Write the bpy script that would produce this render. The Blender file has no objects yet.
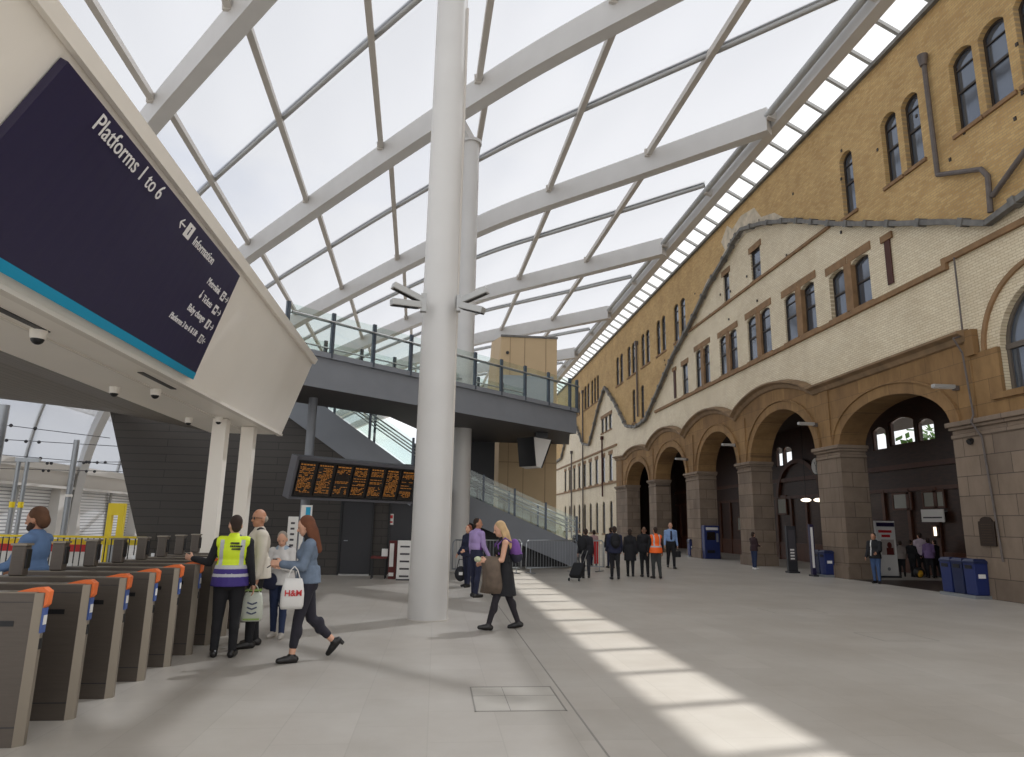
import bpy, bmesh, math, random
from mathutils import Vector, Matrix, Euler
from mathutils.geometry import delaunay_2d_cdt
random.seed(7)
PI = math.pi
sc = bpy.context.scene
COL = sc.collection
V = Vector

# ------------------------------------------------------------------ camera
FPX, CX, CY = 682.0, 512.0, 378.5
EYE = V((0.0, 0.0, 1.7))
dY = V((436 - CX, -(521 - CY), -FPX)).normalized()
_a = 570 - CX
_b = (-(dY.x * _a) + FPX * dY.z) / dY.y
dZ = V((_a, _b, -FPX)).normalized()
if dZ.y < 0:
    dZ = -dZ
dX = dY.cross(dZ)
CAMR = Matrix((dX, dY, dZ))            # camera axes -> world axes


def ray(px, py):
    return CAMR @ V((px - CX, -(py - CY), -FPX))


def on(px, py, axis, val):
    d = ray(px, py)
    i = 'xyz'.index(axis)
    return EYE + d * ((val - EYE[i]) / d[i])


def fl(px, py):
    p = on(px, py, 'z', 0)
    return V((p.x, p.y, 0))


cam_data = bpy.data.cameras.new('camera')
cam = bpy.data.objects.new('camera', cam_data)
COL.objects.link(cam)
cam_data.sensor_width = 36.0
cam_data.lens = 36.0 * FPX / 1024.0
cam_data.clip_end = 600
cam_data.clip_start = 0.05
cam.matrix_world = Matrix.Translation(EYE) @ CAMR.to_4x4()
sc.camera = cam
sc.view_settings.view_transform = 'Standard'
sc.view_settings.look = 'None'
sc.view_settings.gamma = 1.0
sc.view_settings.use_curve_mapping = False
sc.view_settings.exposure = 0.1
sc.cycles.max_bounces = 7
sc.cycles.transparent_max_bounces = 12
sc.cycles.sample_clamp_indirect = 6.0
sc.cycles.use_denoising = True

# ------------------------------------------------------------------ materials


def lin(c):
    return tuple(((v / 255.0) / 12.92 if v / 255.0 <= 0.04045 else ((v / 255.0 + 0.055) / 1.055) ** 2.4) for v in c)


def nodes_of(name):
    m = bpy.data.materials.new(name)
    m.use_nodes = True
    nt = m.node_tree
    return m, nt, nt.nodes['Principled BSDF']


def mat(name, rgb, rough=0.6, metal=0.0, vary=0.0, scale=3.0, bump=0.0, spec=0.5, stretch=None):
    m, nt, p = nodes_of(name)
    c = lin(rgb)
    p.inputs['Base Color'].default_value = (*c, 1)
    p.inputs['Roughness'].default_value = rough
    p.inputs['Metallic'].default_value = metal
    p.inputs['Specular IOR Level'].default_value = spec
    if vary or bump:
        g = nt.nodes.new('ShaderNodeNewGeometry')
        mp = nt.nodes.new('ShaderNodeMapping')
        mp.inputs['Scale'].default_value = stretch or (1, 1, 1)
        nz = nt.nodes.new('ShaderNodeTexNoise')
        nz.inputs['Scale'].default_value = scale
        nz.inputs['Detail'].default_value = 5
        nt.links.new(g.outputs['Position'], mp.inputs['Vector'])
        nt.links.new(mp.outputs['Vector'], nz.inputs['Vector'])
        if vary:
            r = nt.nodes.new('ShaderNodeValToRGB')
            r.color_ramp.elements[0].position = 0.3
            r.color_ramp.elements[1].position = 0.7
            r.color_ramp.elements[0].color = (*[v * (1 - vary) for v in c], 1)
            r.color_ramp.elements[1].color = (*[min(1, v * (1 + vary)) for v in c], 1)
            nt.links.new(nz.outputs['Fac'], r.inputs['Fac'])
            nt.links.new(r.outputs['Color'], p.inputs['Base Color'])
        if bump:
            b = nt.nodes.new('ShaderNodeBump')
            b.inputs['Strength'].default_value = bump
            b.inputs['Distance'].default_value = 0.02
            nt.links.new(nz.outputs['Fac'], b.inputs['Height'])
            nt.links.new(b.outputs['Normal'], p.inputs['Normal'])
    return m


def brick_mat(name, c1, c2, mortar, w, h, gap=0.012, axes='YZ', rough=0.85, stain=0.25, stain_scale=0.6, bump=0.3, offset=0.5, msmooth=0.1, stretch=(1, 1, 1)):
    m, nt, p = nodes_of(name)
    g = nt.nodes.new('ShaderNodeNewGeometry')
    s = nt.nodes.new('ShaderNodeSeparateXYZ')
    cb = nt.nodes.new('ShaderNodeCombineXYZ')
    nt.links.new(g.outputs['Position'], s.inputs[0])
    nt.links.new(s.outputs[axes[0]], cb.inputs['X'])
    nt.links.new(s.outputs[axes[1]], cb.inputs['Y'])
    bt = nt.nodes.new('ShaderNodeTexBrick')
    bt.offset = offset
    bt.inputs['Color1'].default_value = (*lin(c1), 1)
    bt.inputs['Color2'].default_value = (*lin(c2), 1)
    bt.inputs['Mortar'].default_value = (*lin(mortar), 1)
    bt.inputs['Scale'].default_value = 1.0
    bt.inputs['Brick Width'].default_value = w
    bt.inputs['Row Height'].default_value = h
    bt.inputs['Mortar Size'].default_value = gap
    bt.inputs['Mortar Smooth'].default_value = msmooth
    nt.links.new(cb.outputs[0], bt.inputs['Vector'])
    mp = nt.nodes.new('ShaderNodeMapping')
    mp.inputs['Scale'].default_value = stretch
    nz = nt.nodes.new('ShaderNodeTexNoise')
    nz.inputs['Scale'].default_value = stain_scale
    nz.inputs['Detail'].default_value = 7
    nz.inputs['Roughness'].default_value = 0.65
    nt.links.new(g.outputs['Position'], mp.inputs['Vector'])
    nt.links.new(mp.outputs['Vector'], nz.inputs['Vector'])
    r = nt.nodes.new('ShaderNodeValToRGB')
    r.color_ramp.elements[0].position = 0.32
    r.color_ramp.elements[1].position = 0.68
    lo = 1 - stain
    r.color_ramp.elements[0].color = (lo, lo * 0.97, lo * 0.94, 1)
    r.color_ramp.elements[1].color = (1, 1, 1, 1)
    nt.links.new(nz.outputs['Fac'], r.inputs['Fac'])
    mx = nt.nodes.new('ShaderNodeMix')
    mx.data_type = 'RGBA'
    mx.blend_type = 'MULTIPLY'
    mx.inputs[0].default_value = 1.0
    nt.links.new(bt.outputs['Color'], mx.inputs[6])
    nt.links.new(r.outputs['Color'], mx.inputs[7])
    nt.links.new(mx.outputs[2], p.inputs['Base Color'])
    p.inputs['Roughness'].default_value = rough
    if bump:
        b = nt.nodes.new('ShaderNodeBump')
        b.inputs['Strength'].default_value = bump
        b.inputs['Distance'].default_value = 0.01
        b.invert = True
        nt.links.new(bt.outputs['Fac'], b.inputs['Height'])
        nt.links.new(b.outputs['Normal'], p.inputs['Normal'])
    return m


def emit_mat(name, rgb, strength):
    m, nt, p = nodes_of(name)
    p.inputs['Base Color'].default_value = (0.01, 0.01, 0.01, 1)
    p.inputs['Emission Color'].default_value = (*lin(rgb), 1)
    p.inputs['Emission Strength'].default_value = strength
    return m


def clear_mat(name, tint, gloss=0.08, rough=0.02, translucent=0.0, tcol=(230, 230, 232)):
    """thin sheet: mostly see-through, partly scattering, faintly reflecting"""
    m = bpy.data.materials.new(name)
    m.use_nodes = True
    nt = m.node_tree
    nt.nodes.clear()
    out = nt.nodes.new('ShaderNodeOutputMaterial')
    tr = nt.nodes.new('ShaderNodeBsdfTransparent')
    tr.inputs['Color'].default_value = (*lin(tint), 1)
    cur = tr.outputs[0]
    if translucent:
        tl = nt.nodes.new('ShaderNodeBsdfTranslucent')
        tl.inputs['Color'].default_value = (*lin(tcol), 1)
        mx = nt.nodes.new('ShaderNodeMixShader')
        mx.inputs[0].default_value = translucent
        nt.links.new(cur, mx.inputs[1])
        nt.links.new(tl.outputs[0], mx.inputs[2])
        cur = mx.outputs[0]
    if gloss:
        gl = nt.nodes.new('ShaderNodeBsdfGlossy')
        gl.inputs['Roughness'].default_value = rough
        mx = nt.nodes.new('ShaderNodeMixShader')
        mx.inputs[0].default_value = gloss
        nt.links.new(cur, mx.inputs[1])
        nt.links.new(gl.outputs[0], mx.inputs[2])
        cur = mx.outputs[0]
    nt.links.new(cur, out.inputs['Surface'])
    return m


M = {}
M['steel_white'] = mat('white painted steel', (203, 201, 198), 0.45, vary=0.03, scale=1.2)
M['purlin'] = mat('pale grey painted steel', (196, 190, 182), 0.5)
M['tube'] = mat('grey steel tube', (172, 172, 170), 0.4, metal=0.3)
M['etfe'] = clear_mat('foil roof cushion', (202, 208, 219), gloss=0.02, rough=0.12, translucent=0.64, tcol=(160, 161, 164))
M['skyglass'] = clear_mat('clear roof glazing', (246, 248, 250), gloss=0.0)
M['glass'] = clear_mat('balustrade glass', (244, 249, 247), gloss=0.05)
M['floor'] = brick_mat('terrazzo stone floor', (183, 178, 170), (176, 171, 163), (170, 165, 157), 0.9, 0.6, gap=0.005, axes='YX', rough=0.42, stain=0.2, stain_scale=0.55, bump=0.02)
M['yellow'] = brick_mat('yellow stock brick', (212, 180, 124), (194, 158, 102), (182, 156, 118), 0.235, 0.078, gap=0.009, stain=0.22, stain_scale=0.9)
M['white'] = brick_mat('cream glazed brick', (236, 225, 198), (226, 212, 182), (198, 180, 148), 0.235, 0.078, gap=0.009, stain=0.16, stain_scale=0.8, rough=0.55)
M['buff'] = brick_mat('buff terracotta stone', (160, 126, 82), (142, 110, 72), (118, 92, 62), 1.1, 0.62, gap=0.008, stain=0.38, stain_scale=1.1, stretch=(1, 1.6, 0.6))
M['pier'] = brick_mat('weathered sandstone blocks', (144, 127, 110), (126, 111, 97), (94, 82, 71), 1.0, 0.52, gap=0.012, stain=0.32, stain_scale=0.9, stretch=(1, 1.4, 0.6))
M['pierx'] = brick_mat('weathered sandstone blocks on reveals', (144, 127, 110), (126, 111, 97), (94, 82, 71), 1.0, 0.52, gap=0.012, axes='XZ', stain=0.32, stain_scale=0.9)
M['mould'] = mat('brown stone moulding', (132, 108, 80), 0.8, vary=0.25, scale=2.0)
M['brownstone'] = mat('brown sandstone trim', (138, 108, 76), 0.8, vary=0.2, scale=3)
M['lead'] = mat('grey lead flashing', (112, 110, 106), 0.6, metal=0.2, vary=0.25, scale=4)
M['ironpipe'] = mat('grey cast iron pipe', (100, 92, 88), 0.55, metal=0.2, vary=0.15, scale=5)
M['sash'] = mat('dark brown window timber', (52, 44, 38), 0.5)
M['pane'] = mat('dark window glass', (104, 112, 124), 0.08, metal=0.55, spec=0.9)
M['rust'] = mat('dark red infill', (72, 36, 26), 0.7)
M['wood'] = mat('dark varnished timber panelling', (58, 36, 26), 0.4, vary=0.3, scale=3, stretch=(1, 1, 6))
M['woodlight'] = mat('reddish timber moulding', (84, 50, 34), 0.4, vary=0.2, scale=4)
M['dark'] = mat('dark brown plaster', (56, 44, 36), 0.9)  # even dark brown for the hall ceiling and the rooms behind
M['plank'] = None
M['clad'] = brick_mat('charcoal cladding boards', (62, 57, 52), (58, 53, 49), (34, 31, 28), 3.4, 0.24, gap=0.012, axes='XZ', rough=0.5, stain=0.12, bump=0.3)
M['clady'] = brick_mat('charcoal soffit boards', (104, 96, 88), (98, 90, 83), (56, 51, 46), 3.0, 0.28, gap=0.014, axes='YX', rough=0.5, stain=0.12, bump=0.3)
M['canopy'] = mat('warm white metal cladding', (244, 238, 228), 0.42, vary=0.02, scale=1)
M['soffit'] = mat('white soffit panel', (228, 222, 212), 0.5)
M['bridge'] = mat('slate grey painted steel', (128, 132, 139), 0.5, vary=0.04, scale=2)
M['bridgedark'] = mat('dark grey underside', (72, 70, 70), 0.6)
M['postgrey'] = mat('blue grey balustrade post', (84, 92, 102), 0.4, metal=0.3)
M['railsteel'] = mat('brushed steel rail', (190, 190, 188), 0.3, metal=0.8)
M['beige'] = mat('beige lift tower cladding', (198, 172, 134), 0.6, vary=0.03, scale=1.5)
M['beigejoint'] = mat('beige joint line', (150, 126, 96), 0.7)
M['navy'] = mat('navy sign panel', (40, 34, 66), 0.4)
M['cyan'] = mat('cyan sign stripe', (0, 150, 190), 0.4)
M['lettering'] = mat('white lettering', (235, 232, 230), 0.5)
M['black'] = mat('black plastic', (22, 22, 24), 0.4)
M['charcoal'] = mat('charcoal paint', (46, 46, 50), 0.5)
M['amber'] = emit_mat('amber departure text', (216, 136, 44), 0.32)
M['screen'] = mat('dark display screen', (34, 26, 22), 0.25)
M['gate'] = mat('brushed brown steel', (94, 86, 79), 0.4, metal=0.35, vary=0.06, scale=6, stretch=(1, 1, 12))
M['gatelit'] = mat('satin steel in lit tone', (140, 131, 118), 0.35, metal=0.5)  # gate steel lightened: the light on its edges is put into the colour
M['orange'] = mat('orange moulded cap', (226, 112, 54), 0.4)
M['bluepad'] = mat('blue reader pad', (70, 92, 150), 0.4)
M['paper'] = mat('white printed panel', (222, 220, 216), 0.6)
M['ink'] = mat('grey printed text', (70, 66, 70), 0.7)
M['red'] = mat('red print', (190, 40, 44), 0.6)
M['maroon'] = mat('dark red board', (92, 30, 26), 0.6)
M['blue'] = mat('royal blue plastic', (30, 44, 96), 0.4)
M['darkblue'] = mat('dark blue plastic', (26, 36, 70), 0.4)
M['yellowp'] = mat('yellow paint', (226, 200, 30), 0.5)
M['shutter'] = brick_mat('grey roller shutter', (240, 242, 244), (236, 238, 240), (150, 152, 156), 30, 0.22, gap=0.035, axes='YZ', rough=0.5, stain=0.1, bump=0)
M['whitewall'] = mat('white rendered masonry', (214, 210, 204), 0.7)
M['galv'] = mat('galvanised steel', (150, 154, 158), 0.4, metal=0.5)
M['bronze'] = mat('dark bronze plate', (56, 44, 36), 0.45, metal=0.4)
M['leaf'] = mat('green leaves', (86, 122, 52), 0.7, vary=0.3, scale=6)
M['bark'] = mat('brown bark', (70, 56, 44), 0.9)
M['coverplate'] = mat('grey floor hatch plate', (175, 170, 161), 0.5, vary=0.06, scale=3)
M['joint'] = mat('dark joint filler', (134, 130, 124), 0.7)
M['glowglass'] = emit_mat('glowing lamp and window glass', (255, 240, 215), 2.0)

# ------------------------------------------------------------------ object helpers
ORG = {}


def tag(o, label=None, cat=None, group=None, kind=None):
    if label:
        o['label'] = label
    if cat:
        o['category'] = cat
    if group:
        o['group'] = group
    if kind:
        o['kind'] = kind
    return o


def thing(name, label, cat, loc=(0, 0, 0), group=None, kind=None, rz=0.0):
    o = bpy.data.objects.new(name, None)
    COL.objects.link(o)
    o.location = loc
    o.rotation_euler = (0, 0, rz)
    o.empty_display_size = 0.2
    ORG[o.name] = Matrix.Translation(V(loc)) @ Matrix.Rotation(rz, 4, 'Z')
    return tag(o, label, cat, group, kind)


def link_mesh(name, me, parent=None):
    o = bpy.data.objects.new(name, me)
    COL.objects.link(o)
    if parent is not None:
        o.parent = parent
        ORG[o.name] = ORG.get(parent.name, Matrix.Identity(4))
    return o


def copy_tree(root, loc=None, rz=None, label=None, group=None):
    c = root.copy()
    COL.objects.link(c)
    if loc is not None:
        c.location = loc
    if rz is not None:
        c.rotation_euler = (0, 0, rz)
    if label:
        c['label'] = label
    if group:
        c['group'] = group
    for ch in list(root.children):
        k = ch.copy()
        COL.objects.link(k)
        k.parent = c
        for g in list(ch.children):
            h = g.copy()
            COL.objects.link(h)
            h.parent = k
    return c


def frame_of(d, up=V((0, 0, 1))):
    d = d.normalized()
    if abs(d.dot(up)) > 0.98:
        up = V((1, 0, 0))
    s = d.cross(up).normalized()
    return s, s.cross(d).normalized(), d


class MB:
    """collects shapes given in world coordinates and links them as one mesh object"""

    def __init__(self):
        self.v, self.f, self.m = [], [], []

    def add(self, vs, fs, mi=0):
        b = len(self.v)
        self.v += [V(p) for p in vs]
        self.f += [tuple(b + i for i in f) for f in fs]
        self.m += [mi] * len(fs)
        return self

    def box(self, x0, x1, y0, y1, z0, z1, mi=0):
        vs = [(x, y, z) for z in (z0, z1) for y in (y0, y1) for x in (x0, x1)]
        return self.add(vs, [(0, 2, 3, 1), (4, 5, 7, 6), (0, 1, 5, 4), (2, 6, 7, 3), (0, 4, 6, 2), (1, 3, 7, 5)], mi)

    def obox(self, c, ax, ay, az, hx, hy, hz, mi=0):
        c = V(c)
        vs = [c + ax * (sx * hx) + ay * (sy * hy) + az * (sz * hz) for sz in (-1, 1) for sy in (-1, 1) for sx in (-1, 1)]
        return self.add(vs, [(0, 2, 3, 1), (4, 5, 7, 6), (0, 1, 5, 4), (2, 6, 7, 3), (0, 4, 6, 2), (1, 3, 7, 5)], mi)

    def bar(self, p0, p1, w, h, mi=0, up=V((0, 0, 1))):
        p0, p1 = V(p0), V(p1)
        s, u, d = frame_of(p1 - p0, up)
        return self.obox((p0 + p1) / 2, s, u, d, w / 2, h / 2, (p1 - p0).length / 2, mi)

    def cyl(self, p0, p1, r0, r1=None, n=16, mi=0, caps=True):
        r1 = r0 if r1 is None else r1
        p0, p1 = V(p0), V(p1)
        s, u, d = frame_of(p1 - p0)
        vs = []
        for p, r in ((p0, r0), (p1, r1)):
            vs += [p + s * (r * math.cos(2 * PI * i / n)) + u * (r * math.sin(2 * PI * i / n)) for i in range(n)]
        fs = [(i, (i + 1) % n, n + (i + 1) % n, n + i) for i in range(n)]
        if caps:
            fs += [tuple(range(n - 1, -1, -1)), tuple(range(n, 2 * n))]
        return self.add(vs, fs, mi)

    def tube(self, pts, r, n=8, mi=0):
        pts = [V(p) for p in pts]
        for a, b in zip(pts, pts[1:]):
            self.cyl(a, b, r, r, n, mi)
        for p in pts[1:-1]:
            self.ball(p, (r, r, r), 8, 6, mi)
        return self

    def ball(self, c, r, n=14, k=9, mi=0, rot=None):
        c = V(c)
        if not hasattr(r, '__len__'):
            r = (r, r, r)
        vs = [V((0, 0, r[2]))]
        for j in range(1, k):
            th = PI * j / k
            vs += [V((r[0] * math.sin(th) * math.cos(2 * PI * i / n), r[1] * math.sin(th) * math.sin(2 * PI * i / n), r[2] * math.cos(th))) for i in range(n)]
        vs.append(V((0, 0, -r[2])))
        if rot is not None:
            vs = [rot @ v for v in vs]
        fs = [(0, 1 + i, 1 + (i + 1) % n) for i in range(n)]
        for j in range(k - 2):
            a = 1 + j * n
            fs += [(a + i, a + n + i, a + n + (i + 1) % n, a + (i + 1) % n) for i in range(n)]
        a = 1 + (k - 2) * n
        fs += [(a + i, len(vs) - 1, a + (i + 1) % n) for i in range(n)]
        return self.add([c + v for v in vs], fs, mi)

    def loft(self, rings, mi=0, caps=True, closed=True):
        n = len(rings[0])
        vs = [p for r in rings for p in r]
        fs = []
        for j in range(len(rings) - 1):
            for i in range(n if closed else n - 1):
                k = (i + 1) % n
                fs.append((j * n + i, j * n + k, (j + 1) * n + k, (j + 1) * n + i))
        if caps and closed:
            fs += [tuple(range(n - 1, -1, -1)), tuple(range((len(rings) - 1) * n, len(rings) * n))]
        return self.add(vs, fs, mi)

    def poly_yz(self, outer, holes, x, depth, mi=0, rev=None, side=True):
        """plate in a plane of constant x with holes; faces -x at x, thickness towards +x"""
        loops = [outer] + list(holes)
        pts, edges = [], []
        for lp in loops:
            b = len(pts)
            pts += [V(p) for p in lp]
            edges += [(b + i, b + (i + 1) % len(lp)) for i in range(len(lp))]
        vo, _e, fo, _a, _b2, _c = delaunay_2d_cdt(pts, edges, [], 1, 1e-5)

        def inside(p, lp):
            c = False
            j = len(lp) - 1
            for i in range(len(lp)):
                if (lp[i][1] > p[1]) != (lp[j][1] > p[1]) and p[0] < (lp[j][0] - lp[i][0]) * (p[1] - lp[i][1]) / (lp[j][1] - lp[i][1]) + lp[i][0]:
                    c = not c
                j = i
            return c
        for xx, flip in ((x, False), (x + depth, True)):
            fs = []
            for f in fo:
                c = sum((vo[i] for i in f), V((0, 0))) / len(f)
                if not inside(c, outer) or any(inside(c, h) for h in holes):
                    continue
                a = sum(vo[f[i]].x * vo[f[(i + 1) % len(f)]].y - vo[f[(i + 1) % len(f)]].x * vo[f[i]].y for i in range(len(f)))
                g = tuple(f) if (a < 0) != flip else tuple(reversed(f))
                fs.append(g)
            self.add([(xx, p.x, p.y) for p in vo], fs, mi)
        if side:
            for k, lp in enumerate(loops):
                n = len(lp)
                vs = [(x, p[0], p[1]) for p in lp] + [(x + depth, p[0], p[1]) for p in lp]
                self.add(vs, [(i, (i + 1) % n, n + (i + 1) % n, n + i) for i in range(n)], mi if rev is None else rev)
        return self

    def build(self, name, mats, parent=None, smooth=False, bevel=0.0, fixn=False, auto=None):
        me = bpy.data.meshes.new(name)
        inv = ORG.get(parent.name, Matrix.Identity(4)).inverted() if parent is not None else Matrix.Identity(4)
        me.from_pydata([inv @ p for p in self.v], [], self.f)
        if not isinstance(mats, (list, tuple)):
            mats = [mats]
        for m in mats:
            me.materials.append(m)
        for p, mi in zip(me.polygons, self.m):
            p.material_index = min(mi, len(mats) - 1)
            p.use_smooth = smooth
        me.update()
        if fixn:
            bm = bmesh.new()
            bm.from_mesh(me)
            bmesh.ops.recalc_face_normals(bm, faces=bm.faces)
            bm.to_mesh(me)
            bm.free()
        if auto is not None:
            me.set_sharp_from_angle(angle=math.radians(auto))
        o = link_mesh(name, me, parent)
        if bevel:
            b = o.modifiers.new('bevel', 'BEVEL')
            b.width = bevel
            b.segments = 2
            b.limit_method = 'ANGLE'
        return o


def solo(name, mb, mats, label, cat, group=None, kind=None, loc=None, **kw):
    """a thing that is a single mesh"""
    o = mb.build(name, mats, None, **kw)
    return tag(o, label, cat, group, kind)


def text_mesh(s, size=1.0, extrude=0.004, bold=0.0):
    cu = bpy.data.curves.new('lettering', 'FONT')
    cu.body = s
    cu.size = size
    cu.extrude = extrude
    cu.offset = bold
    cu.resolution_u = 3
    t = bpy.data.objects.new('lettering', cu)
    COL.objects.link(t)
    dg = bpy.context.evaluated_depsgraph_get()
    me = bpy.data.meshes.new_from_object(t.evaluated_get(dg))
    vs = [v.co.copy() for v in me.vertices]
    fs = [tuple(p.vertices) for p in me.polygons]
    bpy.data.objects.remove(t)
    bpy.data.meshes.remove(me)
    bpy.data.curves.remove(cu)
    return vs, fs


def put_text(mb, s, origin, right, up, size, mi=0, bold=0.0, extrude=0.003, align='L', squeeze=1.0):
    vs, fs = text_mesh(s, size, extrude, bold)
    w = max(v.x for v in vs) - min(v.x for v in vs)
    off = {'L': 0, 'C': -w / 2, 'R': -w}[align] * squeeze
    n = right.cross(up)
    mb.add([V(origin) + right * (v.x * squeeze + off) + up * v.y + n * v.z for v in vs], fs, mi)
    return w * squeeze
# ------------------------------------------------------------------ floor
WX = 14.2                                   # face of the old station building
MB().box(-60, 40, -14, 110, -0.3, 0).build('floor', M['floor'])
tag(bpy.data.objects['floor'], 'pale stone paved concourse floor', None, kind='structure')
j = MB()
j.box(1.345, 1.362, -2, 24, 0.0, 0.0015)
tag(j.build('trim_1', M['joint']), 'thin dark movement joint running along the concourse floor', kind='structure')

# ------------------------------------------------------------------ roof: skewed ribs, purlins, cushions
SK = math.radians(48)
RD = V((-math.cos(SK), math.sin(SK), 0))
RN = V((RD.y, -RD.x, 0))                    # across the rib, away from the camera
RX0, RY0, RSP = 12.5, 23.1, 12.88
PROF = [(-0.6, 17.05), (0.12, 17.085), (5.9, 17.2), (10.2, 17.32), (13.5, 17.38), (16.3, 17.3), (20.7, 16.98), (26.8, 16.34), (31, 15.85), (35, 15.35), (40, 14.4),
        (45, 13.1), (49, 11.6), (52, 10.0), (54, 8.6), (56, 6.6), (57.2, 4.4), (57.7, 2.2), (57.8, 0.0)]


def smooth_profile(pts, sub=3):
    out = []
    n = len(pts)
    for i in range(n - 1):
        p0, p1, p2, p3 = pts[max(i - 1, 0)], pts[i], pts[i + 1], pts[min(i + 2, n - 1)]
        for s in range(sub):
            t = s / sub
            out.append(tuple(0.5 * (2 * b + (c - a) * t + (2 * a - 5 * b + 4 * c - d) * t * t + (3 * b - a - 3 * c + d) * t ** 3) for a, b, c, d in zip(p0, p1, p2, p3)))
    out.append(pts[-1])
    return out


PF = smooth_profile(PROF)


def prof_at(t):
    for a, b in zip(PF, PF[1:]):
        if a[0] <= t <= b[0]:
            k = (t - a[0]) / max(1e-9, b[0] - a[0])
            tz = (b[0] - a[0], b[1] - a[1])
            n = V((-tz[1], tz[0])).normalized()
            return a[1] + (b[1] - a[1]) * k, n
    return PF[-1][1], V((0, 1))


def roof_pt(k, t, up=0.0, across=0.0):
    z, n = prof_at(t)
    if n.y < 0:
        n = -n
    p = V((RX0, RY0 + RSP * k, 0)) + RD * (t + n.x * up) + RN * across
    p.z = z + n.y * up
    return p


RIB_W, RIB_D = 0.5, 1.0
RIBS = [-3, -2, -1, 0, 1, 2, 3, 4]
where = {-3: 'nearest overhead, springing above the ticket gates', -2: 'carried by the front round column',
         -1: 'carried by the rear round column', 0: 'third counted from the camera, crossing behind both columns',
         1: 'fourth counted from the camera, just over the lift tower', 2: 'fifth one, passing behind the lift tower top',
         3: 'sixth counted from the camera, small beyond the lift tower', 4: 'farthest one at the end of the station'}
PURL = [5.5, 11.2, 17.2, 23.1, 28.9, 34.5, 40.0, 45.2, 50.0, 53.8]
for k in RIBS:
    t0 = thing('roof_rib', 'long curved white steel roof rib, ' + where[k], 'roof beam', roof_pt(k, 57.8), 'curved ribs of the glazed roof')
    m = MB()
    rings = []
    for t, z in PF:
        if t < 0.1:
            continue
        n = prof_at(t)[1]
        if n.y < 0:
            n = -n
        base = V((RX0, RY0 + RSP * k, z)) + RD * t
        upv = RD * n.x + V((0, 0, n.y))
        rings.append([base, base + RN * RIB_W, base + RN * RIB_W + upv * RIB_D, base + upv * RIB_D])
    m.loft(rings)
    m.build('rib_box', M['steel_white'], t0, fixn=True)
    if k == RIBS[-1]:
        continue
    for t in PURL:
        a, b = roof_pt(k, t, 0.86, RIB_W), roof_pt(k + 1, t, 0.86, 0.0)
        z, n = prof_at(t)
        upv = (RD * n.x + V((0, 0, n.y)))
        mb = MB().bar(a, b, 0.22, 0.26, up=upv)
        mb.bar(b - (b - a).normalized() * 0.12, b, 0.34, 0.36, up=upv)
        mb.bar(a, a + (b - a).normalized() * 0.12, 0.34, 0.36, up=upv)
        mb.build('purlin', M['purlin'], t0)
    m = MB()
    half = [roof_pt(k + 0.5, t, 1.12, 0.0) for t, z in PF if t >= 0]
    low = [roof_pt(k + 0.5, t, 0.94, 0.0) for t, z in PF if t >= 0]
    for a, b in zip(half, half[1:]):
        m.cyl(a, b, 0.06, n=6, caps=False)
    for a, b in zip(low, low[1:]):
        m.cyl(a, b, 0.10, n=6, caps=False)
    m.build('intermediate_tube', M['tube'], t0, smooth=True)

# transparent cushions: one sheet per bay, gently pillowed
for i, k in enumerate(RIBS[:-1]):
    for half_i in (0, 1):
        m = MB()
        rings = []
        NS = 6
        for t, z in PF:
            if z < 3.9:
                continue
            # distance to the nearest purlin gives the pillow height along the rib
            ps = [-0.6] + PURL + [57.8]
            seg = [(a, b) for a, b in zip(ps, ps[1:]) if a <= t <= b]
            u = 0.0
            if seg:
                a, b = seg[0]
                u = math.sin(PI * (t - a) / (b - a))
            ring = []
            for s in range(NS + 1):
                w = s / NS
                kk = k + (half_i + w) * 0.5
                ring.append(roof_pt(kk, t, 1.04 + 0.22 * u * math.sin(PI * w), 0.25 * (1 - (half_i + w) * 0.5) + 0.25 * (half_i + w) * 0.5))
            rings.append(ring)
        m.loft(rings, closed=False)
        o = m.build('ceiling_panel', M['etfe'], None, smooth=True)
        tag(o, 'translucent foil cushions of the curved station roof', kind='structure')

# edge beam along the old building and the strip of clear glazing
EY0, EY1 = -14, 96
t0 = thing('eaves_beam', 'long pale steel eaves beam along the old brick building', 'roof beam', (12.9, EY0, 0))
MB().box(12.75, 13.2, EY0, EY1, 17.35, 17.85).build('beam_box', M['steel_white'], t0)
MB().cyl((12.5, EY0, 17.75), (12.5, EY1, 17.75), 0.14, n=10).build('edge_tube', M['tube'], t0, smooth=True)
m = MB()
for kk in range(-4, 6):
    for t in (0, 0.5):
        yy = RY0 + RSP * (kk + t)
        if EY0 < yy < EY1:
            m.bar((12.45, yy, 17.7), (12.95, yy, 17.55), 0.2, 0.3)
m.build('bracket', M['purlin'], t0)
t0 = thing('skylight', 'narrow strip of clear roof glazing between eaves beam and brick wall', 'skylight', (13.7, EY0, 0))
MB().add([(13.23, EY0, 17.89), (14.3, EY0, 17.29), (14.3, EY1, 17.29), (13.23, EY1, 17.89)], [(0, 1, 2, 3)]).build('pane', M['skyglass'], t0)
yb = 22.08 - 1.45 * 24
while yb < EY1:
    if yb > EY0:
        MB().bar((13.28, yb, 17.78), (14.2, yb, 17.27), 0.12, 0.12).build('glazing_bar', M['tube'], t0)
    yb += 1.45
MB().box(14.08, 14.22, EY0, EY1, 17.06, 17.2).build('gutter', M['lead'], t0)

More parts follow.
